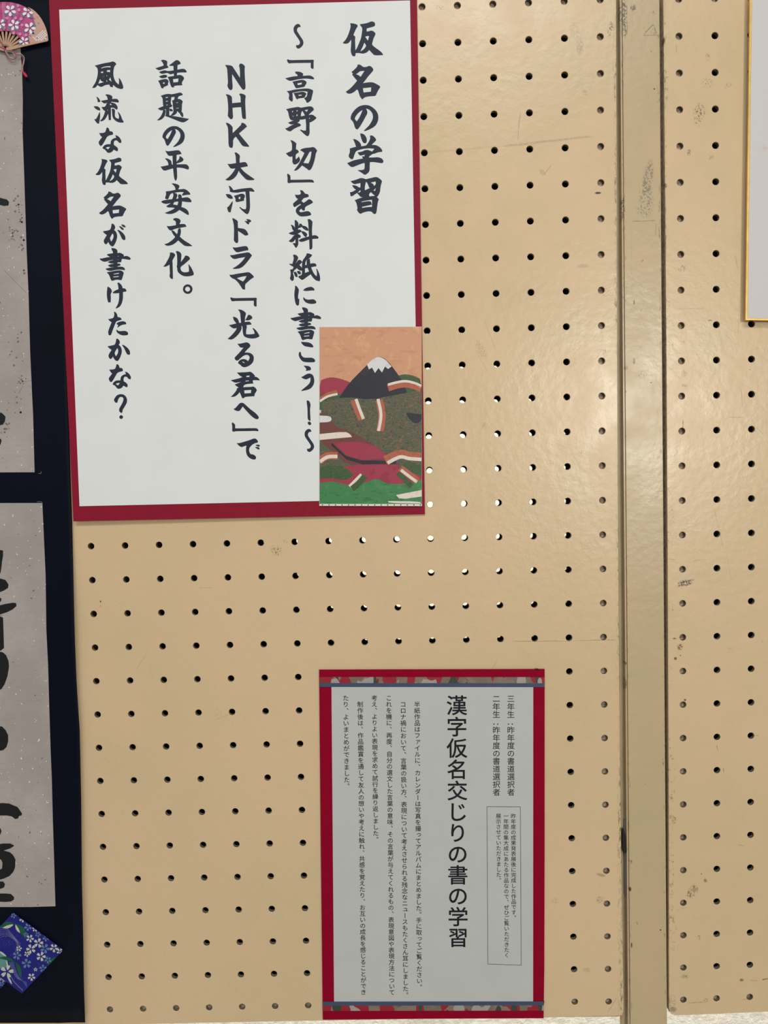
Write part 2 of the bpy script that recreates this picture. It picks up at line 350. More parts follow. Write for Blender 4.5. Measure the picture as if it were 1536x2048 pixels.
# ------------------------------------------------------------------ pegboard panels
WL = np.array([[0.8935, 0.2628], [-1.241, -0.2209], [0.114, -0.0755], [0.2282, -0.3067], [1.196, -1.5286], [-0.151, 2.3208],
               [0.4803, 0.1515], [-5.5587, 2.0928], [0.3495, -1.3719], [2.5602, -0.7458]]) * 1e-3
WR = np.array([[217.8038, -1.6573], [-1.9742, 2.2358], [0.0218, 0.3999], [-0.4955, 0.8341], [-1.8917, 4.5034]]) * 1e-3
def warp_left(c, r):
    """hole column c and row r -> x,z; the hand-drilled grid wanders by up to a millimetre or two"""
    u = np.clip(c, 0, 15) / 10; v = np.clip(r, -15, 14) / 10
    o = 0
    k = 0
    dx = dz = 0
    for i in range(4):
        for j in range(4 - i):
            dx = dx + WL[k][0] * u ** i * v ** j; dz = dz + WL[k][1] * u ** i * v ** j; k += 1
    return (c - 10) * 0.03 + dx, Z0 - r * 0.03 + dz
def warp_right(c, r):
    u = np.clip(c, 0, 2.5) / 10; v = np.clip(r, -15, 14) / 10
    b = [1 + 0 * u, u, v, v * v, u * v]
    dx = sum(WR[k][0] * b[k] for k in range(5)); dz = sum(WR[k][1] * b[k] for k in range(5))
    return c * 0.03 + dx, Z0 - r * 0.03 + dz

def pegboard(name, warp, c0, c1, r0, r1, ml, mr, mt, mbm, yf, th, rad, mats, parent, shift=(0, 0), n=20, chamfer=0.0003, corner=0.0):
    cols = np.arange(c0, c1 + 1); rows = np.arange(r0, r1 + 1)
    ce = np.concatenate([[c0 - ml], (cols[:-1] + cols[1:]) / 2, [c1 + mr]]).astype(float)
    re = np.concatenate([[r0 - mt], (rows[:-1] + rows[1:]) / 2, [r1 + mbm]]).astype(float)
    k = n // 4
    V = []; Fc = []; MI = []
    ang = np.array([2 * math.pi * q / n - 3 * math.pi / 4 for q in range(n)])
    # perimeter parameters, starting at lower-left in (col,row) space and matching the angles
    per = []
    for q in range(k): per.append((q / k, 0.0))
    for q in range(k): per.append((1.0, q / k))
    for q in range(k): per.append((1 - q / k, 1.0))
    for q in range(k): per.append((0.0, 1 - q / k))
    per = np.array(per)
    cx_, cz_ = np.cos(ang), np.sin(ang)          # angle -135 deg = (low col, low row)
    base = 0; q1 = np.arange(n); q2 = (q1 + 1) % n
    def ring(x, z, y): return np.c_[x, np.full(len(x), y), z]
    for i, c in enumerate(cols):
        for j, r in enumerate(rows):
            pc = ce[i] + per[:, 0] * (ce[i + 1] - ce[i]); pr = re[j] + per[:, 1] * (re[j + 1] - re[j])
            if corner and i in (0, len(cols) - 1) and j in (0, len(rows) - 1):
                ci = 0.0 if i == 0 else 1.0; rj = 0.0 if j == 0 else 1.0
                hit = (per[:, 0] == ci) & (per[:, 1] == rj)
                pc[hit] += corner * (1 if ci == 0 else -1); pr[hit] += corner * (1 if rj == 0 else -1)
            X, Z = warp(pc, pr); hx, hz = warp(float(c), float(r))
            X = X + shift[0]; Z = Z + shift[1]; hx += shift[0]; hz += shift[1]
            o1 = ring(hx + cx_ * (rad + chamfer), hz - cz_ * (rad + chamfer), yf)
            o2 = ring(hx + cx_ * rad, hz - cz_ * rad, yf + chamfer)
            o3 = ring(hx + cx_ * rad, hz - cz_ * rad, yf + th)
            V += [ring(X, Z, yf), o1, o2, o3, ring(X, Z, yf + th)]
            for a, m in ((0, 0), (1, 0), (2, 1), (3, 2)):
                A = base + a * n; Bv = base + (a + 1) * n
                Fc.append(np.c_[A + q1, A + q2, Bv + q2, Bv + q1]); MI.append(np.full(n, m))
            # outer side faces
            for side, cond in ((0, j == 0), (1, i == len(cols) - 1), (2, j == len(rows) - 1), (3, i == 0)):
                if cond:
                    s1 = side * k + np.arange(k); s2 = (s1 + 1) % n; E_ = base + 4 * n
                    Fc.append(np.c_[base + s2, base + s1, E_ + s1, E_ + s2]); MI.append(np.full(k, 0))
            base += 5 * n
    V = np.concatenate(V); Fc = np.concatenate(Fc); MI = np.concatenate(MI)
    me = bpy.data.meshes.new(name)
    me.vertices.add(len(V)); me.vertices.foreach_set('co', V.astype(np.float32).ravel())
    me.loops.add(len(Fc) * 4); me.loops.foreach_set('vertex_index', Fc.astype(np.int32).ravel())
    me.polygons.add(len(Fc)); me.polygons.foreach_set('loop_start', np.arange(len(Fc), dtype=np.int32) * 4)
    for m in mats: me.materials.append(m)
    me.polygons.foreach_set('material_index', MI.astype(np.int32)); me.polygons.foreach_set('use_smooth', np.zeros(len(Fc), dtype=bool)); me.update(calc_edges=True)
    return link(bpy.data.objects.new(name, me), parent)

TH = 0.0040; GAP = 0.0225; RAD = 0.00285
foot = at(868, 1006); k_ = (GAP) / (-CAM[1])
SH = ((foot.x - CAM[0]) * k_, (foot.z - CAM[2]) * k_)
def panel(label, warp, c0, c1, ml, mr, mat):
    xa = warp(float(c0 - ml), 0.0)[0]; xb = warp(float(c1 + mr), 0.0)[0]
    zt = warp(float(c0), -15.47)[1]; zb = warp(float(c0), 14.47)[1]
    e = thing('display_panel', ((xa + xb) / 2, GAP / 2, zb), label, 'pegboard panel', 'pegboard display panels')
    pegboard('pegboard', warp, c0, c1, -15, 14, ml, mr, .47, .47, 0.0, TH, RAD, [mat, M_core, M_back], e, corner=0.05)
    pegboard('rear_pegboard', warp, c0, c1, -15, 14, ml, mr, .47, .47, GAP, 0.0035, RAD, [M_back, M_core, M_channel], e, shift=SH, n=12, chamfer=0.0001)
    # timber frame between the two boards
    fy0, fy1 = TH, GAP
    for nm, a, b, c, d in (('stile', xa + 0.0005, xa + 0.029, zb + 0.0005, zt - 0.0005), ('stile', xb - 0.029, xb - 0.0005, zb + 0.0005, zt - 0.0005),
                           ('rail', xa + 0.029, xb - 0.029, zb + 0.0005, zb + 0.029), ('rail', xa + 0.029, xb - 0.029, zt - 0.029, zt - 0.0005)):
        m = MB(); m.box(a, b, fy0, fy1, c, d); m.build(nm, M_wood, e)
    return e
panel('cream painted pegboard panel carrying the big red-edged poster and the small red notice', warp_left, -14, 15, .47, .44, M_board_l)
panel('scuffed cream pegboard panel right of the post behind the gold-edged white board', warp_right, 0, 29, .43, .47, M_board_r)

# ------------------------------------------------------------------ post between the panels
pA, pB = at(1245, 0, 0.0012), at(1318.5, 0, 0.0012); pC, pD = at(1334, 2048, 0.0012), at(1261, 2048, 0.0012)
def ext(p, q, z):      # carry the line p-q on to the height z
    t_ = (z - p.z) / (q.z - p.z); return p.lerp(q, t_)
ztop, zbot = 1.93, 0.0
post = thing('support_post', (0.21, 0.012, 0.0), 'narrow cream steel post standing between the two pegboard panels', 'post')
m = MB()
l0, l1 = ext(pA, pD, ztop), ext(pA, pD, zbot); r0, r1 = ext(pB, pC, ztop), ext(pB, pC, zbot)
m.prism([l0, r0, r1, l1], [p + Vector((0, 0.030, 0)) for p in (l0, r0, r1, l1)])
m.build('post_face', M_post, post)
m = MB()      # folded lip along the left edge of the post
dl = Vector((-0.0016, 0.0016, 0))
m.prism([l0 + dl, l0 + Vector((-.0001, .0016, 0)), l1 + Vector((-.0001, .0016, 0)), l1 + dl], [p + Vector((0, 0.028, 0)) for p in (l0 + dl, l0 + Vector((-.0001, .0016, 0)), l1 + Vector((-.0001, .0016, 0)), l1 + dl)])
m.build('post_lip', M_post, post)
m = MB()      # recessed channel floors left and right of the post
def rect(x0t, x1t, x0b, x1b, y, th, zt, zb):
    f = [Vector((x0t, y, zt)), Vector((x1t, y, zt)), Vector((x1b, y, zb)), Vector((x0b, y, zb))]
    m.prism(f, [p + Vector((0, th, 0)) for p in f])
xl = warp_left(15.44, 0.0)[0]; xr = warp_right(-.43, 0.0)[0]
rect(xl + 0.0012, l0.x - 0.0018, xl + 0.0016, l1.x - 0.0018, 0.0085, 0.003, ztop, 0.0)
m.build('channel', M_channel, post)
m = MB()
rect(r0.x + 0.0002, xr - 0.0004, r1.x + 0.0002, xr - 0.0008, 0.0120, 0.003, ztop, 0.895)
m.build('channel', M_channel, post)
m = MB()      # bare metal latch plate and dark hook in the left channel
a, b = at(1248.5, 1640, 0.0060), at(1257.0, 1790, 0.0060)
m.box(a.x, b.x, 0.0060, 0.0084, b.z, a.z); m.build('latch_plate', M_metal, post)
m = MB(); ring_ = [at(x, y, 0.0035) for x, y in ((1245, 1656), (1248, 1660), (1251, 1672), (1252.5, 1690), (1253.5, 1700), (1253, 1705), (1246.5, 1705), (1245, 1690))]
m.prism(ring_, [p + Vector((0, 0.0024, 0)) for p in ring_]); m.build('latch_hook', M_dark, post)
# end stop feet for posts
m = MB(); m.box(0.12, 0.30, -0.20, 0.24, 0.0, 0.012); m.build('base_plate', M_post, post)

# ------------------------------------------------------------------ room
m = MB(); m.box(-2.6, 2.6, 0.62, 0.72, 0, 2.9); m.build('wall_back', M_wall, kind='structure')
m = MB(); m.box(-2.6, 2.6, -3.6, 0.72, -0.05, 0); m.build('floor', M_floor, kind='structure')
m = MB(); m.box(-2.6, 2.6, 0.606, 0.62, 0, 0.08); m.build('baseboard_back', simple('brown_skirting', srgb(104, 84, 66), .5), kind='structure')

# ------------------------------------------------------------------ brush lettering of the big poster
# outlines of the brush-style characters: (x0, y0, scale) then "outer|hole|hole;outer..." in 1/scale pixels
GLY = {
'kari': (680, 35, 12.8, "258,148 300,146 400,165 440,185 455,215 440,250 415,280 375,370 342,450 380,475 395,510 385,560 392,740 395,840 430,790 490,650 535,540 560,400 570,290 560,250 520,205 510,170 600,160 700,140 760,115 800,98 850,105 890,130 898,160 900,205 870,230 760,260 685,280 680,355 735,355 790,332 840,342 885,375 910,410 905,440 860,530 835,620 815,695 890,760 1010,845 1070,895 1108,955 1080,965 880,970 830,920 745,832 705,885 620,922 560,925 490,908 400,912 395,985 360,997 310,980 285,910 270,850 285,700 285,570 215,660 150,672 90,665 70,648 130,590 190,490 240,360 272,240 270,190|645,490 690,475 742,473 738,500 715,590 690,560|620,645 675,712 640,780 590,830 520,868 560,790 595,720"),
'mei': (180, 380, 12.8, "465,45 500,38 540,55 580,92 650,90 700,65 745,80 785,125 788,160 740,215 680,280 630,350 575,418 650,402 770,393 850,430 925,475 928,495 885,560 855,620 835,672 740,675 630,690 590,715 568,742 530,705 500,640 480,560 455,540 400,590 330,625 270,625 230,590 245,575 310,530 380,460 460,365 410,310 355,240 375,228 345,190 390,155 440,105 465,75|435,235 480,205 520,170 610,168 570,225 530,288 490,255|575,515 745,497 738,585 590,602"),
'no': (680, 195, 12.8, "640,190 740,198 850,260 930,340 975,430 985,520 970,610 925,700 870,755 760,815 660,855 615,858 612,845 680,780 750,710 810,610 840,540 845,460 815,380 750,310 665,282 700,350 700,410 650,500 570,650 500,760 460,810 435,820 400,800 375,750 350,660 320,600 280,570 268,520 285,450 330,370 400,290 480,230 560,200|578,318 500,365 430,440 372,535 400,580 430,608 480,540 530,440"),
'gaku': (680, 195, 12.8, "515,920 560,920 620,945 665,1000 690,1080 680,1150 650,1175 600,1165 565,1110 545,1050 525,980;335,1065 370,1062 430,1085 490,1130 530,1180 545,1248 610,1240 670,1225 700,1190 750,1110 775,1040 765,980 800,965 850,985 900,1030 930,1080 915,1110 860,1160 810,1215 910,1215 990,1250 1050,1300 1085,1360 1080,1390 1010,1395 950,1410 880,1440 840,1440 800,1470 760,1495 735,1535 860,1535 960,1525 1040,1545 1090,1580 1115,1625 1100,1675 1060,1680 960,1665 860,1650 765,1655 760,1760 758,1880 720,1930 645,1985 600,1960 530,1910 450,1865 480,1858 590,1855 625,1830 632,1750 628,1675 560,1690 430,1740 340,1780 290,1780 230,1735 183,1680 230,1660 330,1615 430,1590 590,1560 560,1515 580,1505 620,1510 635,1465 580,1475 515,1490 475,1450 450,1405 490,1398 580,1380 630,1350 700,1338 760,1355 820,1385 850,1350 880,1312 780,1300 650,1305 520,1330 410,1370 375,1450 345,1540 328,1580 285,1580 240,1540 215,1490 240,1440 255,1370 250,1305 330,1280 410,1262 390,1190 360,1120"),
'shu': (680, 340, 15.36, "325,345 400,325 530,285 615,250 660,245 720,255 795,285 870,265 1000,235 1080,215 1140,218 1220,265 1280,320 1290,360 1260,450 1240,550 1230,680 1160,810 1130,830 1180,880 1195,910 1165,960 1145,1100 1130,1240 1110,1330 1070,1358 1010,1330 985,1285 900,1265 800,1280 700,1310 630,1352 570,1310 515,1220 540,1180 520,1080 495,985 450,930 540,890 640,855 710,835 640,830 590,780 525,705 450,750 380,805 330,805 310,740 308,680 370,675 430,640 490,605 430,560 390,505 370,468 440,465 520,490 600,545 628,530 628,400 540,415 450,438 395,410|545,690 628,615 630,670 600,690|800,360 830,385 870,470 895,545 935,545 770,620 760,600 768,480|940,385 1095,350 1100,440 1048,490 1020,425|1100,545 1080,640 1025,632 1070,590|950,680 1075,795 990,800 905,812 888,740|645,975 780,940 985,915 985,1045 970,1050 962,985 920,955 780,965 680,990|675,1128 800,1105 980,1062 985,1130 850,1138 685,1162"),
'nami': (560, 40, 12.8, "470,98 505,115 528,155 522,182 480,178 445,210 432,255 445,300 510,400 580,500 600,560 598,610 575,660 530,705 480,735 435,720 412,690 412,640 455,645 490,630 512,590 510,550 470,480 400,380 355,310 345,250 350,190 385,135 430,105"),
'kagi_a': (560, 40, 12.8, "180,1010 210,1008 260,1028 500,1022 780,1018 850,1015 868,1030 858,1090 862,1200 858,1245 825,1250 790,1225 785,1190 788,1095 500,1098 290,1102 240,1112 210,1100 180,1045"),
'taka': (560, 40, 12.8, "385,1322 470,1318 540,1335 585,1365 598,1390 580,1428 680,1422 765,1418 830,1445 870,1480 872,1515 845,1522 720,1500 600,1500 480,1515 350,1545 270,1560 220,1550 130,1495 200,1475 330,1445 450,1435 440,1390 400,1375;318,1580 420,1555 520,1535 570,1528 630,1545 680,1580 680,1620 650,1670 620,1715 560,1722 470,1740 410,1750 390,1720 360,1660 330,1600|445,1622 560,1600 550,1650 455,1665;170,1820 250,1812 350,1785 500,1765 640,1752 740,1755 800,1775 848,1800 845,1850 820,1950 800,2050 750,2095 700,2125 680,2110 655,2050 615,2005 650,1985 692,1950 705,1835 600,1818 480,1830 320,1862 325,1950 330,2060 305,2093 240,2050 220,2000 235,1950 230,1880 200,1850;345,1868 480,1850 570,1832 640,1850 680,1890 650,1940 630,1990 560,1998 480,2005 440,2032 410,2010 390,1950|470,1918 555,1908 550,1935 480,1942"),
'ya': (560, 200, 12.8, "155,235 250,210 380,188 460,175 500,182 530,200 640,178 770,158 830,175 870,230 860,265 800,310 730,385 820,370 890,410 935,455 900,500 800,565 760,570 755,700 762,830 740,910 700,930 640,890 570,825 508,765 530,755 600,785 665,780 668,640 655,485 575,500 505,505 500,550 440,580 500,600 535,630 530,665 430,700 330,755 280,800 220,800 165,765 130,725 180,718 280,655 365,615 290,628 240,605 205,580 290,545 355,520 290,520 250,480 225,400 205,290|570,275 600,320 640,395 600,405 535,418 540,330|625,265 718,240 688,300|312,280 335,278 330,310 308,308|425,262 448,260 448,290 423,290|325,405 345,405 340,425 322,425|422,370 448,368 448,405 422,410|745,460 768,455 765,478 742,478"),
'kiri': (560, 200, 12.8, "268,1030 300,1028 350,1055 400,1090 422,1120 410,1190 410,1265 440,1268 470,1300 485,1335 440,1365 405,1395 400,1440 402,1515 450,1485 480,1438 505,1490 518,1545 480,1600 430,1635 380,1655 340,1640 312,1575 320,1540 315,1440 270,1458 220,1440 150,1365 200,1345 305,1295 308,1200 305,1110 285,1070;512,1280 560,1250 650,1225 780,1215 830,1202 880,1212 930,1260 955,1305 920,1350 905,1450 875,1580 820,1730 770,1795 735,1800 680,1750 565,1675 500,1745 430,1800 375,1810 360,1800 400,1750 480,1640 540,1530 600,1410 625,1355 570,1315|755,1325 805,1318 795,1420 770,1530 728,1625 600,1610 660,1500 720,1400"),
'kagi_b': (560, 340, 12.8, "180,105 205,92 240,120 270,155 268,248 400,250 600,245 820,243 855,270 872,310 860,328 800,315 600,320 400,322 280,325 230,340 195,325 190,290 195,200 185,150"),
'wo': (560, 340, 12.8, "512,520 545,512 590,535 625,580 645,608 700,610 740,650 735,685 680,705 610,718 575,760 548,795 605,840 670,800 735,742 790,760 840,810 842,840 760,885 640,945 638,1030 610,1042 570,1030 545,990 490,1045 520,1085 620,1065 710,1048 770,1075 800,1130 790,1160 700,1180 600,1190 520,1188 460,1150 410,1090 402,1030 420,980 480,920 540,888 520,868 460,900 380,950 355,945 330,880 345,845 400,800 465,740 430,728 400,690 380,628 440,638 520,628 535,590"),
'ryo': (560, 340, 12.8, "375,1280 410,1282 450,1320 478,1370 465,1480 455,1600 460,1700 470,1760 468,1850 470,1900 450,1950 410,2000 385,1970 355,1920 320,1875 395,1870 395,1700 380,1500 378,1380;270,1400 320,1408 360,1440 390,1500 390,1600 340,1550 310,1510 300,1450;500,1370 545,1375 580,1415 560,1465 480,1485 440,1520 440,1450 480,1425;560,1420 650,1435 700,1470 730,1520 725,1555 680,1550 620,1520 560,1470;220,1615 330,1570 420,1540 500,1518 540,1540 555,1575 500,1605 440,1640 350,1665 270,1650;540,1565 590,1565 650,1590 700,1640 690,1680 670,1720 620,1700 590,1650 560,1610;360,1660 440,1650 400,1770 340,1840 285,1855 220,1820 290,1760;450,1640 500,1650 535,1690 528,1730 480,1745 440,1720;475,1800 530,1760 620,1730 740,1700 840,1675 900,1665 960,1690 992,1728 970,1760 840,1762 740,1780 640,1820 560,1842 500,1830;705,1262 760,1252 800,1285 835,1325 825,1400 818,1550 825,1700 830,1850 830,2000 800,2035 755,2032 750,1850 738,1650 730,1500 722,1350"),
'kami': (560, 490, 12.8, "335,250 390,245 440,275 470,320 455,370 400,470 385,490 350,560 310,500 340,400 355,330 340,290;228,485 290,478 340,500 350,560 290,530;680,215 740,215 820,250 815,285 740,350 660,400 640,520 640,715 760,670 790,745 700,810 620,870 570,900 520,870 465,820 480,790 550,775 565,700 560,500 575,400 640,310 675,260;680,380 765,345 768,400 775,480 800,580 840,680 890,760 935,803 948,740 940,660 925,615 945,608 990,690 1020,780 1030,860 1020,925 970,925 910,900 850,845 790,760 740,670 700,570 680,480;600,520 700,505 770,478 850,462 910,475 935,515 930,545 860,555 700,590 600,600;385,490 440,420 480,375 545,395 570,440 500,510 440,590 350,660 330,730 350,770 360,830 350,900 320,922 280,905 250,855 270,800 275,710 258,630 330,620 345,560;440,500 500,510 560,580 600,640 560,660 500,650 430,600;345,690 400,680 445,740 450,815 420,825 385,800 365,740;430,670 500,660 535,700 535,745 500,755 460,740"),
'ni': (560, 490, 12.8, "385,1040 410,1042 450,1080 485,1140 480,1200 462,1300 465,1375 495,1380 492,1470 485,1540 445,1555 410,1530 380,1430 365,1300 370,1180 385,1110;592,1155 640,1110 700,1085 780,1068 830,1078 870,1110 885,1150 880,1165 800,1165 700,1178 620,1175;592,1350 605,1332 640,1375 700,1400 780,1395 840,1385 900,1410 930,1450 925,1490 870,1505 790,1510 700,1490 640,1455 600,1400"),
'sho': (570, 600, 12.8, "440,185 500,190 560,210 592,250 588,330 588,480 588,700 500,720 480,400 475,270 440,235;318,352 400,330 500,320 600,315 635,305 700,325 755,360 750,420 700,460 690,530 680,552 600,552 580,550 500,440 400,412 350,385|592,398 620,384 632,392 600,402|592,484 615,475 612,488;140,458 200,455 300,430 400,415 500,405 588,402 590,480 480,490 380,510 270,545 210,525 155,490;700,400 760,405 800,385 860,400 910,430 930,465 910,490 850,485 760,468 690,465;342,545 420,510 500,495 590,500 600,560 500,580 420,585;347,632 420,600 500,590 640,578 670,610 672,630 590,655 480,675 400,675;292,715 400,690 500,675 600,665 690,662 750,680 785,725 775,755 700,742 610,738 500,758 430,775 350,765 300,735;325,820 340,800 440,788 530,770 640,755 700,770 752,810 740,870 710,970 695,1008 640,1005 600,995 540,1000 460,1030 430,1015 400,930 370,860|485,855 520,840 630,822 628,845 490,862|485,918 620,905 622,925 490,938"),
'ko': (570, 600, 12.8, "408,1070 500,1075 630,1088 690,1130 728,1180 720,1210 690,1215 600,1200 510,1185 460,1150 425,1110;388,1318 408,1350 415,1410 450,1450 490,1475 560,1478 680,1475 740,1500 775,1540 765,1585 720,1595 600,1595 500,1588 440,1565 385,1500 352,1430 350,1370 370,1330"),
'u': (570, 600, 12.8, "475,1680 560,1685 620,1695 660,1730 668,1770 650,1800 590,1805 545,1820 532,1805 550,1770 520,1730;412,1970 450,1960 520,1915 580,1885 640,1882 700,1905 735,1960 750,2048 750,2090 735,2160 700,2220 650,2270 580,2300 500,2318 420,2330 412,2320 470,2270 560,2200 620,2140 650,2080 652,1985 600,2010 550,2035 500,2028 440,2000"),
'ex': (570, 750, 12.8, "552,655 600,650 635,690 655,750 650,820 640,860 645,1000 652,1100 650,1175 620,1172 580,1130 578,1000 575,850 560,740;620,1190 650,1200 672,1240 665,1275 635,1285 600,1272 578,1230 590,1200"),
'N': (440, 120, 12.8, "130,128 230,130 310,150 345,200 510,455 512,300 500,190 483,140 510,95 545,88 600,115 642,165 630,220 635,400 650,600 655,700 640,750 600,765 560,740 310,360 310,500 325,680 320,740 285,775 240,760 200,700 187,640 205,590 195,400 180,200 150,165"),
'H': (440, 120, 12.8, "145,885 180,875 250,895 305,940 308,1000 312,1105 420,1092 530,1085 525,920 492,890 510,855 560,860 640,890 662,930 645,1010 650,1200 662,1400 665,1510 610,1510 570,1490 558,1400 540,1205 430,1210 320,1222 330,1400 335,1460 320,1505 280,1520 240,1490 195,1425 205,1370 210,1200 195,1020 180,930"),
'K': (440, 120, 12.8, "148,1610 180,1605 250,1635 330,1720 322,1780 325,1870 440,1760 550,1650 540,1615 590,1605 650,1640 690,1700 650,1740 485,1880 580,2000 700,2140 745,2200 745,2222 600,2212 550,2170 480,2060 405,1960 335,2025 335,2180 320,2245 260,2250 218,2190 215,2000 205,1720 170,1660"),
'dai': (440, 270, 12.8, "372,455 400,442 440,460 490,500 515,545 500,620 505,710 580,695 645,690 690,725 715,795 690,805 600,820 525,835 570,890 640,960 760,1045 885,1132 870,1150 780,1158 700,1152 660,1130 590,1060 520,980 478,915 450,990 400,1070 320,1135 250,1162 180,1162 135,1140 200,1100 290,1010 350,930 395,855 290,862 255,840 190,735 240,745 330,732 410,718 405,620 400,530"),
'ga_kawa': (440, 270, 12.8, "222,1300 250,1300 300,1345 335,1400 345,1412 500,1380 640,1362 780,1350 820,1360 880,1420 880,1450 850,1455 755,1440 762,1600 768,1750 770,1850 755,1950 720,2020 690,2030 640,2000 560,1930 495,1855 515,1840 560,1880 630,1905 670,1890 672,1700 660,1550 650,1450 560,1455 440,1480 390,1475 300,1470 245,1445 255,1420 240,1360;148,1512 240,1512 290,1540 330,1600 325,1630 270,1638 200,1610 165,1560;320,1690 330,1720 310,1820 280,1930 278,1975 225,1980 200,1940 180,1855 220,1830 270,1760;350,1558 450,1530 540,1500 600,1505 640,1545 635,1590 610,1640 620,1680 520,1700 430,1722 390,1690 400,1640 375,1585|478,1588 525,1580 518,1638 478,1638"),
'do': (440, 420, 12.8, "310,215 340,208 400,240 460,285 455,350 462,460 560,470 640,490 690,545 728,625 700,650 640,655 580,610 462,535 465,700 470,800 450,845 420,850 380,820 350,770 355,720 360,500 350,350 325,260;665,235 740,235 790,260 798,285 785,308 750,315 745,350 735,370 700,360 665,320 625,280 680,285 710,275 680,255"),
'ra': (440, 420, 12.8, "322,952 400,965 520,940 640,920 690,930 728,985 720,1030 640,1040 540,1065 440,1085 400,1065 345,1005;258,1155 330,1155 480,1120 640,1095 725,1078 780,1115 820,1165 780,1220 700,1330 600,1440 520,1490 430,1508 335,1508 330,1490 420,1440 530,1350 600,1270 645,1205 520,1225 380,1260 320,1240 265,1185"),
'ma': (440, 420, 12.8, "238,1655 310,1660 440,1630 600,1608 735,1585 800,1630 868,1700 865,1725 790,1770 700,1850 640,1905 645,2035 580,2035 540,1970 470,1860 375,1768 330,1760 265,1710|430,1745 560,1705 680,1690 640,1770 590,1830 510,1790"),
'hika': (440, 580, 12.8, "460,500 530,500 600,530 660,580 665,620 640,700 635,880 680,900 690,950 670,1020 668,1130 760,1138 885,1120 880,1070 830,975 860,975 940,1050 1010,1165 1005,1195 930,1230 830,1245 740,1235 640,1205 595,1150 580,1050 575,930 540,850 525,700 515,570;330,685 390,690 450,730 480,790 490,850 430,870 390,820 350,770;720,635 780,640 828,690 825,730 760,770 690,780 640,772 680,720;228,900 300,885 400,860 540,835 640,820 750,805 780,830 805,865 800,885 680,895 560,920 460,960 370,988 310,970;430,940 550,930 555,1000 500,1100 420,1190 320,1265 240,1268 195,1245 250,1205 350,1100 420,1010"),
'ru': (440, 580, 12.8, "445,1375 510,1375 600,1355 680,1335 740,1360 780,1410 775,1450 700,1520 630,1600 740,1600 810,1630 860,1685 868,1760 850,1840 800,1900 730,1950 650,1978 590,1975 550,1950 510,1905 465,1885 462,1850 500,1800 560,1770 620,1765 680,1785 715,1820 750,1770 760,1710 720,1665 660,1660 590,1690 510,1760 455,1812 400,1800 370,1745 390,1710 500,1600 600,1475 530,1478 490,1440|565,1835 600,1835 630,1865 610,1870"),
'kimi': (440, 730, 10.24, "345,155 450,150 560,145 620,135 670,165 718,220 705,240 740,240 790,270 820,315 760,312 680,310 670,340 685,380 600,385 530,395 490,415 475,455 560,450 640,448 680,438 720,460 758,510 740,550 710,590 705,640 600,645 510,655 490,680 455,682 430,620 400,555 370,600 310,645 260,655 218,650 250,625 300,570 345,505 340,485 380,460 340,435 300,400 360,375 435,345 370,355 320,365 270,345 218,312 300,295 400,270 460,245 410,225|540,222 605,215 600,245 540,245|520,325 595,315 590,330 522,338|495,520 640,510 632,575 502,582"),
'he': (440, 730, 10.24, "275,898 310,888 360,830 405,780 450,770 490,785 560,850 640,920 730,985 780,1040 798,1075 785,1105 745,1112 700,1090 640,1045 560,960 465,852 430,900 405,940 360,945 310,930"),
'de': (440, 730, 10.24, "338,1600 400,1600 500,1570 600,1540 700,1500 745,1515 778,1560 775,1588 700,1605 640,1650 600,1700 595,1760 620,1825 680,1830 730,1865 742,1900 725,1935 680,1938 620,1915 565,1870 535,1800 530,1720 540,1650 490,1665 440,1685 390,1655;720,1640 760,1630 805,1632 818,1655 800,1675 765,1665;712,1685 770,1675 808,1695 810,1725 785,1732 750,1710"),
'wa': (305, 110, 12.8, "215,135 265,120 330,130 380,160 378,210 370,270 410,300 405,322 330,345 240,370 170,393 120,370 75,338 160,310 280,275 285,240 250,180;163,435 240,405 320,388 385,412 500,400 640,375 770,348 840,365 880,430 860,450 760,445 640,455 540,475 455,500 385,455 300,475 230,485;163,552 230,520 320,500 380,530 365,575 300,590 230,598;140,660 230,630 340,610 395,635 415,675 395,740 400,770 340,800 285,820 280,852 235,855 215,820 175,710|268,700 312,700 310,735 272,738;425,262 500,210 590,135 640,128 695,160 725,215 700,238 642,255 636,400 625,550 550,550 540,400 535,278 450,278;385,560 480,545 600,530 690,505 760,525 815,585 790,640 745,710 768,770 700,778 620,778 550,795 550,830 490,830 450,740 425,640|525,618 665,600 655,690 535,703"),
'dai_b': (305, 110, 12.8, "210,1045 300,1010 420,990 490,1010 485,1080 470,1170 470,1260 510,1290 490,1325 430,1345 350,1350 290,1345 265,1250 260,1130 250,1090|335,1080 395,1072 392,1095 340,1102|342,1178 395,1170 392,1188 345,1198|345,1275 400,1265 395,1280 350,1288;135,1370 260,1315 300,1300 430,1310 510,1300 490,1325 430,1350 340,1385 240,1420 180,1405;270,1410 335,1400 340,1450 320,1550 270,1620 190,1672 110,1672 160,1630 220,1560 260,1470;345,1370 430,1350 430,1450 430,1545 480,1555 560,1565 700,1590 850,1620 935,1632 900,1670 830,1715 770,1728 690,1705 560,1650 430,1600 315,1555 345,1530;430,1370 500,1380 530,1440 440,1440;480,1005 600,985 710,955 755,980 780,1020 740,1035 665,1055 645,1115 650,1150 545,1160 570,1075 480,1075;500,1165 600,1130 690,1120 750,1155 778,1195 755,1240 752,1350 745,1460 700,1500 630,1435 625,1480 580,1525 520,1552 460,1552 520,1480 540,1440 520,1300 515,1220|610,1215 660,1208 655,1222 612,1228|600,1360 670,1352 668,1368 602,1370;690,1450 745,1450 775,1480 792,1550 780,1590 750,1585 700,1510"),
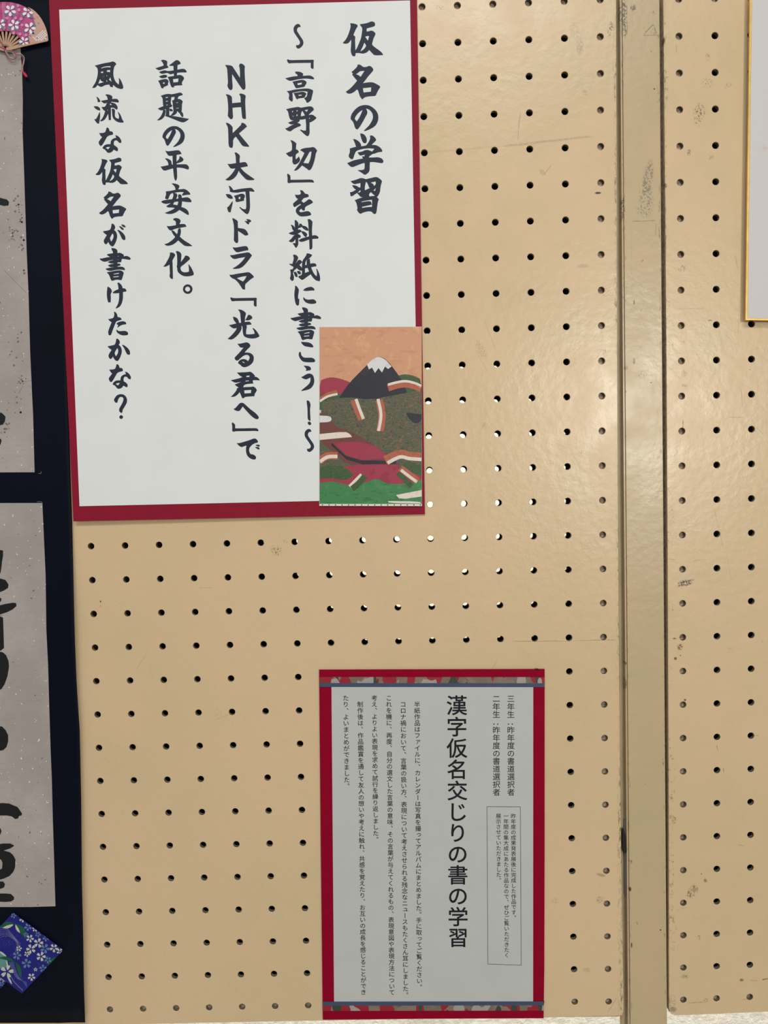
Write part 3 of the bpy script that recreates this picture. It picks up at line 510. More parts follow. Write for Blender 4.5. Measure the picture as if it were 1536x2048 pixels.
'hei': (305, 245, 12.8, "328,718 390,740 520,722 650,705 700,725 748,800 710,812 615,830 615,1000 622,1160 630,1300 632,1420 605,1485 580,1488 555,1430 538,1300 520,1100 512,850 425,855 395,835 350,765;320,925 345,912 420,935 475,975 490,1030 495,1090 410,1100 400,1030 370,975;685,870 710,862 770,900 798,950 780,985 720,1020 610,1050 615,1000 660,960 690,910;205,1130 300,1115 400,1090 520,1072 700,1070 850,1065 900,1090 935,1140 930,1195 900,1205 800,1170 700,1155 600,1155 500,1180 400,1210 320,1235 270,1220"),
'an': (305, 360, 12.8, "485,85 550,85 630,105 690,140 690,180 655,240 740,235 810,225 870,250 940,310 970,355 965,375 860,380 765,400 750,385 800,310 700,305 595,320 480,340 440,390 405,485 380,498 330,480 320,450 350,370 340,290 450,280 590,250 575,180 540,135;520,330 600,330 645,385 615,460 560,560 525,625 620,640 740,690 850,730 910,790 935,860 925,890 890,890 800,830 690,765 600,725 500,700 400,705 350,675 400,635 465,595 500,500 540,400;655,380 690,360 745,385 755,500 755,600 740,690 690,765 600,830 500,868 400,870 310,845 400,810 500,765 590,710 650,620 665,500 655,430;220,560 260,525 400,500 560,485 700,470 800,450 890,438 950,465 995,520 1000,560 970,570 850,560 760,545 640,548 500,575 400,605 340,612 270,595"),
'bun': (305, 360, 12.8, "528,1000 560,975 620,972 690,995 728,1045 690,1130 820,1122 850,1150 872,1195 800,1208 640,1235 540,1265 480,1298 430,1280 390,1230 362,1175 430,1185 600,1155 595,1050 535,1030;650,1250 710,1225 730,1290 725,1370 700,1450 660,1545 580,1620 500,1665 400,1688 330,1670 305,1640 380,1625 480,1560 580,1465 640,1370;480,1298 530,1285 620,1380 700,1450 800,1540 950,1630 1020,1685 1000,1695 880,1695 810,1680 740,1620 650,1540 580,1460 520,1380"),
'ka_ke': (310, 490, 15.36, "455,235 510,228 570,240 625,300 610,340 530,480 540,520 545,750 550,900 550,1040 510,1045 465,1010 440,940 460,880 450,750 445,600 380,645 300,672 255,660 310,600 380,480 440,360 460,290;645,190 690,182 760,210 812,270 810,350 795,520 840,470 910,370 920,330 965,322 1030,345 1075,400 1070,440 1000,500 900,590 785,670 785,740 810,800 870,835 950,840 1040,820 1045,740 1025,600 1040,595 1120,700 1180,830 1195,900 1170,930 1080,955 980,965 880,955 790,910 690,820 680,690 660,660 680,630 682,400 670,270 645,225"),
'kaze': (175, 115, 12.8, "185,208 270,185 400,150 580,120 640,98 700,115 740,170 700,210 680,250 665,330 660,430 680,540 720,620 780,680 800,690 810,600 800,535 820,530 870,610 910,720 918,780 880,808 820,800 740,770 655,700 650,755 615,762 580,745 555,690 450,705 400,735 350,755 310,740 255,705 200,775 120,778 150,720 210,630 250,500 265,400 262,300 240,255|350,265 450,225 585,218 588,255 520,245 440,255 355,280|345,362 400,355 398,395 345,398|500,325 578,318 575,382 540,365 495,370|395,475 412,480 408,500|485,455 503,460 495,490|325,548 345,600 420,630 275,670|585,505 600,570 618,620 548,565|488,570 505,600 500,630 485,610"),
'ryu': (175, 115, 12.8, "455,950 500,940 580,955 635,990 638,1030 620,1080 600,1160 560,1180 520,1080 500,1000;345,1108 450,1090 600,1065 740,1052 785,1080 805,1130 790,1155 740,1148 600,1130 480,1165 440,1182 380,1150;490,1160 600,1130 570,1210 600,1230 600,1600 545,1605 530,1450 520,1450 480,1540 420,1610 350,1638 320,1620 370,1570 420,1480 450,1370 400,1340 355,1265 440,1265 475,1220|505,1335 525,1340 515,1360;560,1150 650,1152 720,1185 770,1250 772,1320 740,1338 690,1295 640,1280 560,1290 570,1215 625,1215;620,1315 660,1305 710,1345 700,1430 700,1510 740,1555 800,1570 810,1500 775,1395 790,1392 850,1470 890,1590 930,1640 920,1665 860,1668 780,1655 700,1610 640,1530 630,1440;228,1010 250,1008 300,1055 335,1130 300,1142 262,1140 255,1080;155,1250 250,1245 300,1275 330,1320 320,1358 260,1345 200,1310;315,1382 328,1480 315,1580 295,1690 260,1695 215,1650 170,1580 220,1578 270,1480"),
'na': (180, 250, 12.8, "420,70 450,62 485,90 505,160 560,162 590,195 590,245 450,280 400,370 320,510 275,540 240,510 218,450 230,415 310,310 270,275 232,205 310,205 385,190 410,130;645,260 700,270 760,320 800,390 805,430 790,462 740,455 700,400 660,390 615,410 605,510 660,540 715,590 718,650 695,675 640,650 605,630 580,670 530,708 450,715 410,660 370,620 320,600 330,560 380,510 440,490 525,490 530,420 560,370 620,335 670,325|400,585 460,558 512,562 465,622"),
'ka': (180, 380, 12.8, "552,865 585,858 630,900 648,950 640,990 615,1020 670,1070 698,1160 690,1250 650,1360 600,1440 560,1445 510,1410 465,1330 430,1385 390,1392 355,1340 350,1290 400,1200 432,1155 380,1120 325,1060 430,1040 515,1020 540,950|580,1108 605,1160 595,1240 545,1320 505,1240 540,1170;695,1025 740,1022 810,1070 870,1130 905,1190 908,1270 880,1285 830,1270 795,1200 750,1100"),
'dakuten': (180, 380, 12.8, "740,925 790,930 850,975 868,1010 850,1025 810,1015 770,970;795,888 840,880 890,905 915,940 895,958 850,950 820,920"),
'ke': (185, 490, 12.8, "385,1065 430,1080 480,1130 502,1190 480,1220 462,1270 472,1340 465,1465 405,1472 380,1400 365,1280 370,1160;640,965 680,960 740,1020 762,1060 770,1105 830,1110 870,1150 865,1190 780,1205 782,1350 760,1470 710,1570 640,1615 592,1625 600,1600 650,1520 680,1400 682,1230 600,1240 515,1232 520,1210 570,1170 665,1130 655,1030 640,1000"),
'ta': (190, 620, 12.8, "485,45 510,42 560,90 575,150 580,180 640,185 685,230 680,250 620,268 545,290 510,370 460,500 415,630 390,652 350,645 335,580 340,530 390,400 425,310 380,290 335,232 400,225 475,200 495,120;548,345 600,305 720,282 780,305 805,345 795,368 720,372 640,405 575,455 570,445 595,385 560,370;545,505 560,502 600,540 680,540 750,530 820,550 850,590 845,635 800,648 720,652 640,630 580,590 550,550"),
'q': (190, 720, 15.36, "600,1180 650,1100 720,1060 800,1045 890,1065 950,1120 985,1200 985,1280 960,1350 900,1450 845,1540 845,1600 820,1625 785,1622 745,1580 738,1510 765,1450 820,1360 860,1270 878,1190 850,1145 800,1128 750,1150 710,1210 690,1300 665,1318 620,1305 585,1250 582,1210"),
}
def circ(cx, cy, r, n=20): return [(cx + r * math.cos(2 * math.pi * k / n), cy + r * math.sin(2 * math.pi * k / n)) for k in range(n)]
def glyph_px(key):
    x0, y0, s, d = GLY[key]
    return [[[(x0 + float(a.split(',')[0]) / s, y0 + float(a.split(',')[1]) / s) for a in ring.split()] for ring in piece.split('|')] for piece in d.split(';')]
def refit(pieces, src, dst):
    (sx0, sy0, sx1, sy1), (dx0, dy0, dx1, dy1) = src, dst
    f = lambda p: (dx0 + (p[0] - sx0) * (dx1 - dx0) / (sx1 - sx0), dy0 + (p[1] - sy0) * (dy1 - dy0) / (sy1 - sy0))
    return [[[f(p) for p in r] for r in pc] for pc in pieces]
def bb(key, x0, y0, x1, y1):      # crop-space box of a glyph -> pixels
    X, Y, s, _ = GLY[key]; return (X + x0 / s, Y + y0 / s, X + x1 / s, Y + y1 / s)
LETTERS = []
for k in GLY: 
    if k != 'mei': LETTERS += glyph_px(k)
LETTERS += glyph_px('mei')
LETTERS += refit(glyph_px('mei'), bb('mei', 230, 38, 928, 742), (680 + 150 / 12.8, 128.75, 680 + 1030 / 12.8, 198.9))
def B2(x0, y0, s, a, b, c, d): return (x0 + a / s, y0 + b / s, x0 + c / s, y0 + d / s)
for key, src, dst in (
    ('kari', (70, 98, 1108, 997), B2(180, 250, 12.8, 140, 833, 974, 1540)),
    ('no', (268, 190, 985, 858), B2(305, 245, 12.8, 252, 90, 828, 628)),
    ('nami', (345, 98, 600, 735), B2(570, 750, 12.8, 500, 1378, 745, 1975)),
    ('kagi_a', (180, 1008, 868, 1250), B2(440, 580, 12.8, 265, 190, 945, 425)),
    ('kagi_b', (180, 92, 872, 340), B2(440, 730, 10.24, 240, 1175, 790, 1368)),
    ('sho', (140, 185, 930, 1030), B2(185, 490, 12.8, 182, 75, 982, 920)),
    ('na', (218, 62, 805, 715), B2(190, 620, 12.8, 350, 1385, 922, 2020)),
    ('ka', (325, 858, 908, 1445), B2(190, 620, 12.8, 318, 730, 898, 1308))):
    LETTERS += refit(glyph_px(key), bb(key, *src), dst)
cx_, cy_ = 310 + 1005 / 15.36, 490 + 1355 / 15.36
LETTERS.append([circ(cx_, cy_, 148 / 15.36, 28), circ(cx_ - .2, cy_, 76 / 15.36, 20)])
LETTERS.append([circ(190 + 803 / 15.36, 720 + 1752 / 15.36, 57 / 15.36)])

# ------------------------------------------------------------------ big red-backed poster
ypost = lambda x: -0.0016 + 0.0110 * x
def off(f, d): return (lambda x: f(x) - d)
pc = at(480, 520, ypost)
poster = thing('lettered_poster', pc, 'large white poster with bold black brush-style lettering on a crimson backing', 'poster')
mb = MB(); quad_sheet(mb, ((97.3, -14), (833.6, -34), (849.9, 1028.6), (146.8, 1042.7)), ypost, 0.0004, nx=8, ny=8); mb.build('backing_card', M_red, poster)
yw = off(ypost, 0.0004)
mb = MB(); quad_sheet(mb, ((118.3, 19.2), (820.0, 0.8), (837.3, 997.5), (159.0, 1012.4)), yw, 0.00035, nx=8, ny=8); mb.build('paper_sheet', M_white, poster)
lines = [MB() for _ in range(5)]
for q, piece in enumerate(LETTERS):
    yl = off(ypost, 0.00046 + (q % 7) * 0.000012)
    mx = sum(p[0] for p in piece[0]) / len(piece[0]); ci = 0 if mx > 670 else 1 if mx > 545 else 2 if mx > 425 else 3 if mx > 290 else 4
    fill(lines[ci], [[at(x, y, yl) for x, y in smooth_ring(r)] for r in piece])
for L_ in lines: L_.build('lettering_line', M_ink, poster)

# ------------------------------------------------------------------ picture card (plain painted hills, see colours only)
yc = off(ypost, 0.0011)
card = thing('picture_card', at(741, 833, yc), 'small orange and green picture card with crimson and dark hills over the big poster corner', 'picture')
mb = MB(); quad_sheet(mb, ((639.0, 654.0), (843.3, 653.3), (844.0, 1012.3), (638.6, 1011.8)), yc, 0.0004, nx=4, ny=4)
mb.build('card_stock', simple('card_white', srgb(214, 212, 206), .5), card)
def flecks(name, cols, scale, rough=0.45):
    t = NT(name); c = srgb(*cols[0])
    for k, cc in enumerate(cols[1:]):
        st = (0.55, 1, 1.5) if k % 2 else (1.3, 1, 0.9)
        c = t.mix(t.ramp(t.noise(scale * (1 + .35 * k), 3, 0.65, st, seed=2.3 * k + 1), 0.56, 0.64), c, srgb(*cc))
    t.color(c); t.rough(rough, 0.4); return t.m
P_MATS = [flecks('print_peach', [(206, 152, 116), (212, 162, 122), (200, 142, 108)], 90),
          flecks('print_crimson', [(158, 52, 74), (146, 44, 66)], 90),
          flecks('print_dark', [(36, 36, 48), (44, 44, 56)], 120),
          flecks('print_snow', [(216, 216, 218), (206, 206, 210)], 120),
          flecks('print_meadow', [(84, 88, 68), (58, 60, 56), (120, 98, 76), (74, 96, 88), (150, 96, 64), (60, 84, 56)], 420),
          flecks('print_leafgreen', [(62, 88, 52), (46, 70, 44), (74, 98, 60)], 420),
          flecks('print_rust', [(176, 96, 72), (160, 84, 64)], 260),
          flecks('print_cream', [(226, 214, 200), (214, 200, 188)], 200),
          flecks('print_brown', [(112, 62, 58), (100, 54, 52)], 300),
          flecks('print_green', [(62, 128, 76), (72, 136, 84), (50, 114, 68)], 150),
          flecks('print_paper', [(224, 222, 214), (216, 214, 206)], 90),
          flecks('print_dot', [(60, 62, 54), (70, 72, 64)], 90)]
mb = MB(); lay = [0.00006]
def pp(mi, s):
    pts = [tuple(map(float, a.split(','))) for a in s.split()]
    lay[0] += 0.000008; yy = off(yc, lay[0])
    fill(mb, [[at(x, y, yy) for x, y in smooth_ring(pts)]], mi)
def band(path, width, mi):
    """a winding painted stripe"""
    pts = [tuple(map(float, a.split(','))) for a in path.split()]; pts2 = []
    for k in range(len(pts) - 1):
        p0, p1, p2, p3 = pts[max(k - 1, 0)], pts[k], pts[k + 1], pts[min(k + 2, len(pts) - 1)]
        for q in range(6):
            t = q / 6
            pts2.append(tuple(0.5 * (2 * b + (c - a) * t + (2 * a - 5 * b + 4 * c - d) * t * t + (-a + 3 * b - 3 * c + d) * t ** 3) for a, b, c, d in zip(p0, p1, p2, p3)))
    pts2.append(pts[-1]); lay[0] += 0.000008; yy = off(yc, lay[0]); L_ = []; R_ = []
    for k, p in enumerate(pts2):
        a, b = pts2[max(k - 1, 0)], pts2[min(k + 1, len(pts2) - 1)]
        d = (b[0] - a[0], b[1] - a[1]); l = math.hypot(*d) or 1; n = (-d[1] / l * width / 2, d[0] / l * width / 2)
        cl = lambda v: min(max(v, 639.4), 843.3)
        L_.append((cl(p[0] + n[0]), p[1] + n[1])); R_.append((cl(p[0] - n[0]), p[1] - n[1]))
    for k in range(len(L_) - 1):
        mb.poly([at(*q, yy) for q in (L_[k], L_[k + 1], R_[k + 1], R_[k])], mi)
x0c, x1c = 639.3, 843.5
pp(0, f'{x0c},654.3 {x1c},653.8 {x1c},800 {x0c},800')
pp(1, f'{x0c},762 650,757 663,754 680,757 700,764 716,776 716,806 {x0c},806')
pp(5, f'{x0c},790 660,784 690,790 720,786 780,756 800,750 812,748 830,752 {x1c},760 {x1c},820 {x0c},820')
pp(2, '672,806 684,786 700,764 722,742 744,720 757,712 772,718 790,740 806,764 816,790 820,812')
pp(3, '734,729 745,719 757,712.5 771,719 783,733 776,738 770,733 764,745 757,736 750,746 744,735 738,739')
pp(4, f'{x0c},806 660,798 700,794 740,800 790,790 {x1c},780 {x1c},950 {x0c},950')
band('639,800 655,790 675,784', 9, 6); band('639,803 655,793 675,788', 4.5, 7)
band('776,776 795,770 812,768 830,772 843,778', 14, 6); band('776,770 795,765 812,763 830,767 843,773', 6, 7); band('776,772.5 795,767.5 812,765.5 830,769.5 843,775', 1.3, 6)
band('706,800 712,815 722,840', 11, 6); band('712,798 718,815 727,838', 6, 7)
band('758,800 764,830 760,862', 15, 6); band('756,798 762,830 757,862', 6, 7)
pp(2, '812,826 826,826 843.3,829 843.3,842 830,848 818,838')
pp(8, f'{x0c},826 656,828 664,842 676,856 700,862 740,884 778,912 800,928 790,936 700,934 664,900 {x0c},884')
pp(7, f'{x0c},868 690,863 700,868 704,874 660,878 {x0c},880'); pp(3, f'{x0c},831 660,832 664,838 660,844 {x0c},845')
pp(1, f'{x0c},945 670,940 700,930 760,928 800,930 {x1c},938 {x1c},975 {x0c},975')
pp(1, '664,884 740,884 780,916 706,922')
pp(2, '700,920 792,922 792,928 704,929 662,890 664,886')
band('639,922 655,912 675,912', 15, 6); band('639,924 655,914 675,913', 7, 7)
band('770,920 800,908 818,912 843,914', 17, 6); band('775,926 800,914 818,917 843,919', 7, 7)
pp(5, f'{x0c},936 655,930 690,934 708,950 690,962 660,956 {x0c},958')
pp(5, '796,936 815,922 830,928 843.3,932 843.3,952 826,946 806,944')
pp(9, f'{x0c},966 668,962 700,972 730,966 754,956 775,968 810,968 {x1c},960 {x1c},1008.2 {x0c},1008.2')
band('700,974 712,962 724,950', 9, 7); band('704,978 718,966 730,952', 12, 5)
band('800,936 820,950 836,962', 13, 6); band('802,940 820,954 834,964', 6, 7); band('796,946 812,962 824,972', 10, 5)
pp(7, '792,990 843.3,980 843.3,993 800,999'); pp(7, '776,1002 840,1003 842,1007 778,1006')
pp(10, f'{x0c},1007.8 {x1c},1008 {x1c},1012.1 {x0c},1011.6')
for k in range(16):
    lay[0] += 0.000002; yy = off(yc, lay[0]); fill(mb, [[at(x, y, yy) for x, y in circ(645 + k * 13.05, 1010.0, 1.35, 8)]], 11)
mb.build('picture_print', P_MATS, card)

# ------------------------------------------------------------------ small notice with fine print
yn = -0.0018
notice = thing('printed_notice', at(865, 1690, yn), 'small crimson-backed notice of fine vertical print with patterned tape at top and bottom', 'notice')
mb = MB()
front = [at(x, y, yn) for x, y in ((638.3, 1339.4), (1070, 1338.2), (1089.3, 1337.9), (1089.2, 1700), (1088.6, 1935), (1087.2, 2036.6), (860, 2037.6), (645.7, 2039.3), (641.6, 1690))]
mb.prism(front, [p + Vector((0, 0.0006, 0)) for p in front]); mb.build('backing_card', M_red2, notice)
mb = MB(); quad_sheet(mb, ((662.9, 1370), (1066.5, 1370), (1066.2, 2007), (668.2, 2007)), yn - 0.0003, 0.0003, nx=2, ny=2); mb.build('paper_sheet', M_notice, notice)
def floral():
    t = NT('floral_tape_print')
    c = t.mix(t.ramp(t.noise(90.0, 1, seed=3.0), .4, .6), srgb(134, 110, 98), srgb(112, 100, 86))
    c = t.mix(t.ramp(t.noise(75.0, 1, .5, (1, 1, .5), seed=5.2), .565, .58), c, srgb(146, 16, 36))
    c = t.mix(t.ramp(t.noise(85.0, 1, .5, (1, 1, .5), seed=9.4), .60, .62), c, srgb(46, 60, 50))
    c = t.mix(t.ramp(t.noise(80.0, 1, .5, (1, 1, .5), seed=14.1), .61, .63), c, srgb(158, 150, 146))
    c = t.mix(t.ramp(t.noise(260.0, 2, .5, seed=2.1), .66, .70), c, srgb(70, 66, 58))
    t.color(c); t.rough(.5); return t.m
M_fl = floral(); M_bl = simple('slate_blue_tape', srgb(62, 76, 104), .5, .05, 60)
for nm, M_, q in (('floral_strip', M_fl, ((638.9, 1354), (1089.3, 1354.2), (1089.3, 1366.4), (639.0, 1366))),
                  ('blue_strip', M_bl, ((639.0, 1366), (1089.3, 1366.4), (1089.3, 1374.2), (639.2, 1373.8))),
                  ('blue_strip', M_bl, ((645.4, 2003.6), (1087.6, 2003.2), (1087.5, 2010.8), (645.5, 2011.2))),
                  ('floral_strip', M_fl, ((645.5, 2011.2), (1087.5, 2010.8), (1087.4, 2021.2), (645.6, 2021.8)))):
    mb = MB(); quad_sheet(mb, q, yn - 0.0006, 0.0003); mb.build(nm, M_, notice)

# fine print: one glyph mesh per character from the bundled interface font
CACHE = {}
def glyph(ch, bold=0.0, res=2):
    key = (ch, bold, res)
    if key not in CACHE:
        c = bpy.data.curves.new('tmp', 'FONT'); c.body = ch; c.size = 1; c.resolution_u = res; c.offset = bold
        o = bpy.data.objects.new('tmp', c); COL.objects.link(o)
        me = bpy.data.meshes.new_from_object(o.evaluated_get(bpy.context.evaluated_depsgraph_get()))
        v = np.array([x.co[:2] for x in me.vertices]); f = [list(p.vertices) for p in me.polygons]
        bpy.data.objects.remove(o); bpy.data.curves.remove(c); bpy.data.meshes.remove(me)
        CACHE[key] = (v, f)
    return CACHE[key]
def vtext(mb, s, x0, y0, x1, y1, n, yp, em=1.0, bold=0.0, res=2, wscale=1.0):
    """vertical line of text: cell 0 centred at pixel x0,y0 and cell n-1 at x1,y1"""
    A = at(x0, y0, yp); B = at(x1, y1, yp); step = (B - A) / (n - 1); dn = step.normalized(); rt = Vector((-dn.z, 0, dn.x))
    size = step.length * em
    for k, ch in enumerate(s):
        if ch in ' 　': continue
        v, f = glyph(ch, 0.0, res); P = v - np.array([0.5, 0.38])
        if ch in '、。': P = P + np.array([0.58, 0.56])
        elif ch in 'っュァゃょ': P = P + np.array([0.10, 0.10])
        elif ch in 'ー：': P = np.c_[P[:, 1], -P[:, 0]] if ch == 'ー' else np.c_[P[:, 1], P[:, 0]]
        nd = 8 if res > 2 else 4        # heavier strokes: the outline laid down again around itself
        for q_ in range(nd if bold else 1):
            D = np.array([math.cos(2 * math.pi * q_ / nd), math.sin(2 * math.pi * q_ / nd)]) * bold
            C0 = A + step * k - Vector((0, q_ * 4e-6, 0)); b = len(mb.v)
            mb.v += [C0 + rt * float(p[0]) - dn * float(p[1]) for p in (P + D) * size]
            for q in f: mb.f.append([b + a for a in q]); mb.i.append(0)
yt = yn - 0.00036
def vline(*a):
    T = MB(); vtext(T, *a); T.build('lettering_line', M_ink2, notice)
vline('漢字仮名交じりの書の学習', 913.6, 1410.6, 916.4, 1875, 12, yt, 0.98, 0.012, 4)
vline('三年生：昨年度の書道選択者', 1021.6, 1397.5, 1021.9, 1584.3, 13, yt, 0.98, 0.006, 3)
vline('二年生：昨年度の書道選択者', 992.6, 1397.5, 993.0, 1584.3, 13, yt, 0.98, 0.006, 3)
vline('昨年度の成果発表展後に完成した作品です。', 1026.7, 1632.2, 1027.6, 1835.3, 20, yt, 0.98, 0.007)
vline('一年間の集大成にあたる作品なので、ぜひご覧いただきたく', 1011.9, 1632.0, 1013.5, 1910.3, 27, yt, 0.98, 0.007)
vline('展示させていただきました。', 996.9, 1632.0, 997.6, 1760.2, 13, yt, 0.98, 0.007)
B_ = 0.010
vline('半紙作品はファイルに、カレンダーは写真を撮ってアルバムにまとめました。手に取ってご覧ください。', 834.2, 1408.6, 838.9, 1961.9, 46, yt, 0.97, B_)
vline('コロナ禍において、言葉の扱い方、表現について考えさせられる残念なニュースもたくさん耳にしました。', 806.2, 1408.6, 811.3, 1977.6, 47, yt, 0.97, B_)
vline('これを機に、再度、自分の選文した言葉の意味、その言葉が与えてくれるもの、表現意図や表現方法について', 777.7, 1396.0, 783.8, 1984.6, 49, yt, 0.97, B_)
vline('考え、よりよい表現を求めて試行を繰り返しました。', 748.7, 1396.0, 751.5, 1666.5, 23, yt, 0.97, B_)
vline('制作後は、作品鑑賞を通して友人の想いや考えに触れ、共感を覚えたり、お互いの成長を感じることができ', 720.4, 1408.6, 727.0, 1984.2, 48, yt, 0.97, B_)
vline('たり、よいまとめができました。', 691.5, 1396.0, 693.6, 1559.5, 14, yt, 0.97, B_)
mb = MB(); yb = yn - 0.00035
cs = [(973.9, 1613.2), (1040.8, 1613.7), (1042.4, 1930.4), (975.8, 1928.1)]
for k in range(4):
    a, b = cs[k], cs[(k + 1) % 4]; dx, dy = b[0] - a[0], b[1] - a[1]; l = math.hypot(dx, dy); nx_, ny_ = -dy / l * .42, dx / l * .42
    mb.poly([at(*p, yb) for p in ((a[0] - nx_, a[1] - ny_), (b[0] - nx_, b[1] - ny_), (b[0] + nx_, b[1] + ny_), (a[0] + nx_, a[1] + ny_))])
mb.build('box_outline', M_ink2, notice)
mb = MB(); c = at(1074.5, 1339.2, yn - 0.0012)
mb.tube([at(1071, 1339.4, yn - .0008), at(1074, 1337.8, yn - .0012), at(1078, 1338.8, yn - .0008)], [0.0003, 0.0006, 0.0003], 6)
mb.build('black_pin', M_dark, None, label='tiny black pin at the top right of the small crimson notice', cat='pin')

# ------------------------------------------------------------------ black mount with the two calligraphy sheets
EDGE = [(-25, 105), (0, 107), (100, 111), (260, 118), (600, 132), (830, 137), (1040, 144), (1270, 149), (1370, 153), (1460, 159), (1600, 162), (1780, 163.6), (1850, 165.6), (1975, 167.5), (2046, 170)]
def interp(T_, y):
    for (a, xa), (b, xb_) in zip(T_, T_[1:]):
        if y <= b: return xa + (xb_ - xa) * (y - a) / (b - a)
    return T_[-1][1]
mount = thing('black_mount', at(-140, 1010, 0), 'tall black paper mount hanging at the left edge behind both grey calligraphy sheets', 'mount')
M_chalk = simple('chalk_grey', srgb(130, 136, 146), .8)
rows = [-25 + k * (2071 / 60) for k in range(61)]; V = []; Fq = []; NC = 14
for j, py in enumerate(rows):
    e = interp(EDGE, py); amp = 0.0046 * min(max((py - 960) / 300, 0), 1) * (1 + .12 * math.sin(py / 90))
    for i in range(NC + 1):
        t = i / NC; px = -430 + (e + 430) * (1 - (1 - t) ** 1.6); d = max(0, (px - (e - 62)) / 62)
        V.append(at(px, py - (1.0 if d > .55 and j == 60 else 0), -0.0010 - amp * d * d))
for j in range(60):
    for i in range(NC):
        a = j * (NC + 1) + i; Fq.append((a, a + NC + 1, a + NC + 2, a + 1))
mo = meshobj('mount_paper', V, Fq, M_black, mount, smooth=True)
sm = mo.modifiers.new('thickness', 'SOLIDIFY'); sm.thickness = 0.0003; sm.offset = -1
for path in (((77, 947), (82, 947), (82, 943)), ((74, 1003.5), (80, 1003), (84.5, 1004.5))):
    mb = MB()
    for a, b in zip(path, path[1:]):
        dx, dy = b[0] - a[0], b[1] - a[1]; l = math.hypot(dx, dy); nx_, ny_ = -dy / l * .3, dx / l * .3
        mb.poly([at(*p, -0.00112) for p in ((a[0] - nx_, a[1] - ny_), (b[0] - nx_, b[1] - ny_), (b[0] + nx_, b[1] + ny_), (a[0] + nx_, a[1] + ny_))])
    mb.build('chalk_corner_mark', M_chalk, mount)

def gray_sheet(outline, mat, strokes, label):
    s = thing('calligraphy_sheet', at(*outline[0], 0), label, 'calligraphy', 'grey calligraphy sheets on the black mount')
    f = [at(x, y, -0.0016) for x, y in outline]
    mb = MB(); mb.prism(f, [p + Vector((0, .0004, 0)) for p in f]); mb.build('paper', mat, s)
    for k, st in enumerate(strokes):
        mb = MB(); rings = [[at(float(a.split(',')[0]), float(a.split(',')[1]), -0.00168 - k * 6e-6) for a in r.split()] for r in st.split('|')]
        fill(mb, rings); mb.build('brush_stroke', M_sumi, s)
    return s
up = [(-330, 94), (40.5, 94), (44, 140), (45.5, 200), (45, 260), (47.5, 330), (50.5, 420), (53, 500), (57, 590), (60, 700), (64, 790), (66, 830), (69, 944.5), (-330, 946)]
strokes_up = ['-60,392 -20,392 2,396 14,399 18,404 17,411 8,412 0,410 -20,414 -58,412', '-40,604 -12,598 -1,600 1,606 -2,610 -12,610 -40,612', '-40,812 -10,822 4,826 11,833 10,842 6,849 -6,852 -30,846', '-50,880 -8,874 2,878 3,882 1,889 -6,893 -44,896']
upper = gray_sheet(up, M_washi1, strokes_up, 'upper grey flecked calligraphy sheet at the left edge beside the big poster')
lo = [(-330, 1007), (84.5, 1006), (86.5, 1050), (91, 1150), (92.5, 1260), (96, 1330), (98.5, 1420), (101, 1500), (103.5, 1560), (105.5, 1640), (108, 1720), (110.7, 1812.5), (60, 1814), (-330, 1814)]
strokes_lo = ['-40,1096 -20,1098 0,1100 6,1101 6,1112 4,1124 3,1134 1,1146 -8,1150 -36,1148', '-50,1150 -10,1154 4,1158 11,1160 17,1169 16,1176 8,1181 -4,1186 -40,1184', '-40,1192 -5,1193 3,1197 2,1202 -2,1206 -40,1208', '-60,1216 -10,1213 10,1208 25,1205.5 32,1206 33,1212 25,1219 15,1224 0,1229 -50,1232',
 '-40,1232 0,1233 6,1235 7,1260 8,1296 2,1301 -8,1302 -38,1300', '-50,1300 -4,1302 6,1305 12,1310 17,1322 18,1334 15,1352 9,1369 3,1378 -8,1384 -50,1390', '-60,1448 -6,1452 4,1453 11,1460 16,1470 16.5,1482 13,1494 7,1500 -6,1503 -50,1500',
 '-60,1612 -10,1608 4,1606 18,1607 35,1614 44,1627 43,1631 38,1632 36,1637 30,1638 24,1633 14,1631 2,1631 -50,1634', '-40,1652 -6,1652 1,1657 3,1663 0,1670 -6,1673 -40,1672', '-60,1690 -10,1690 6,1687 20,1687 27,1690 28,1692 20,1697 8,1701 -6,1702 -50,1704',
 '-60,1706 -10,1701 6,1701 19,1704 26,1710 31,1719 30,1735 27,1743 19,1752 8,1757 -10,1762 -50,1764|-40,1728 -6,1718 2,1719 5,1726 4,1737 -6,1742 -40,1744', '-50,1770 -6,1763 6,1763 10,1768 8,1775 0,1778 -40,1782', '-60,1788 -6,1787 12,1787 22,1788 28,1794 28,1799 22,1803 10,1804 -6,1803 -55,1806']
gray_sheet(lo, M_washi2, strokes_lo, 'lower grey calligraphy sheet with thick black strokes above the blue patterned square')

# ------------------------------------------------------------------ patterned prints helpers
def clip_poly(P, Q):
    """keep the part of pixel polygon P inside the convex pixel polygon Q (clockwise on screen)"""
    for k in range(len(Q)):
        a, b = Q[k], Q[(k + 1) % len(Q)]; out = []
        side = lambda p: (b[0] - a[0]) * (p[1] - a[1]) - (b[1] - a[1]) * (p[0] - a[0])
        for i in range(len(P)):
            p, q = P[i - 1], P[i]; sp, sq_ = side(p), side(q)
            if (sp >= 0) != (sq_ >= 0):
                t = sp / (sp - sq_); out.append((p[0] + (q[0] - p[0]) * t, p[1] + (q[1] - p[1]) * t))
            if sq_ >= 0: out.append(q)
        P = out
        if len(P) < 3: return []
    return P
CLIP = [None]
def pput(mb, P, y, mi):
    if CLIP[0]: P = clip_poly(P, CLIP[0])
    if len(P) > 2: fill(mb, [[at(a, b, y) for a, b in P]], mi)
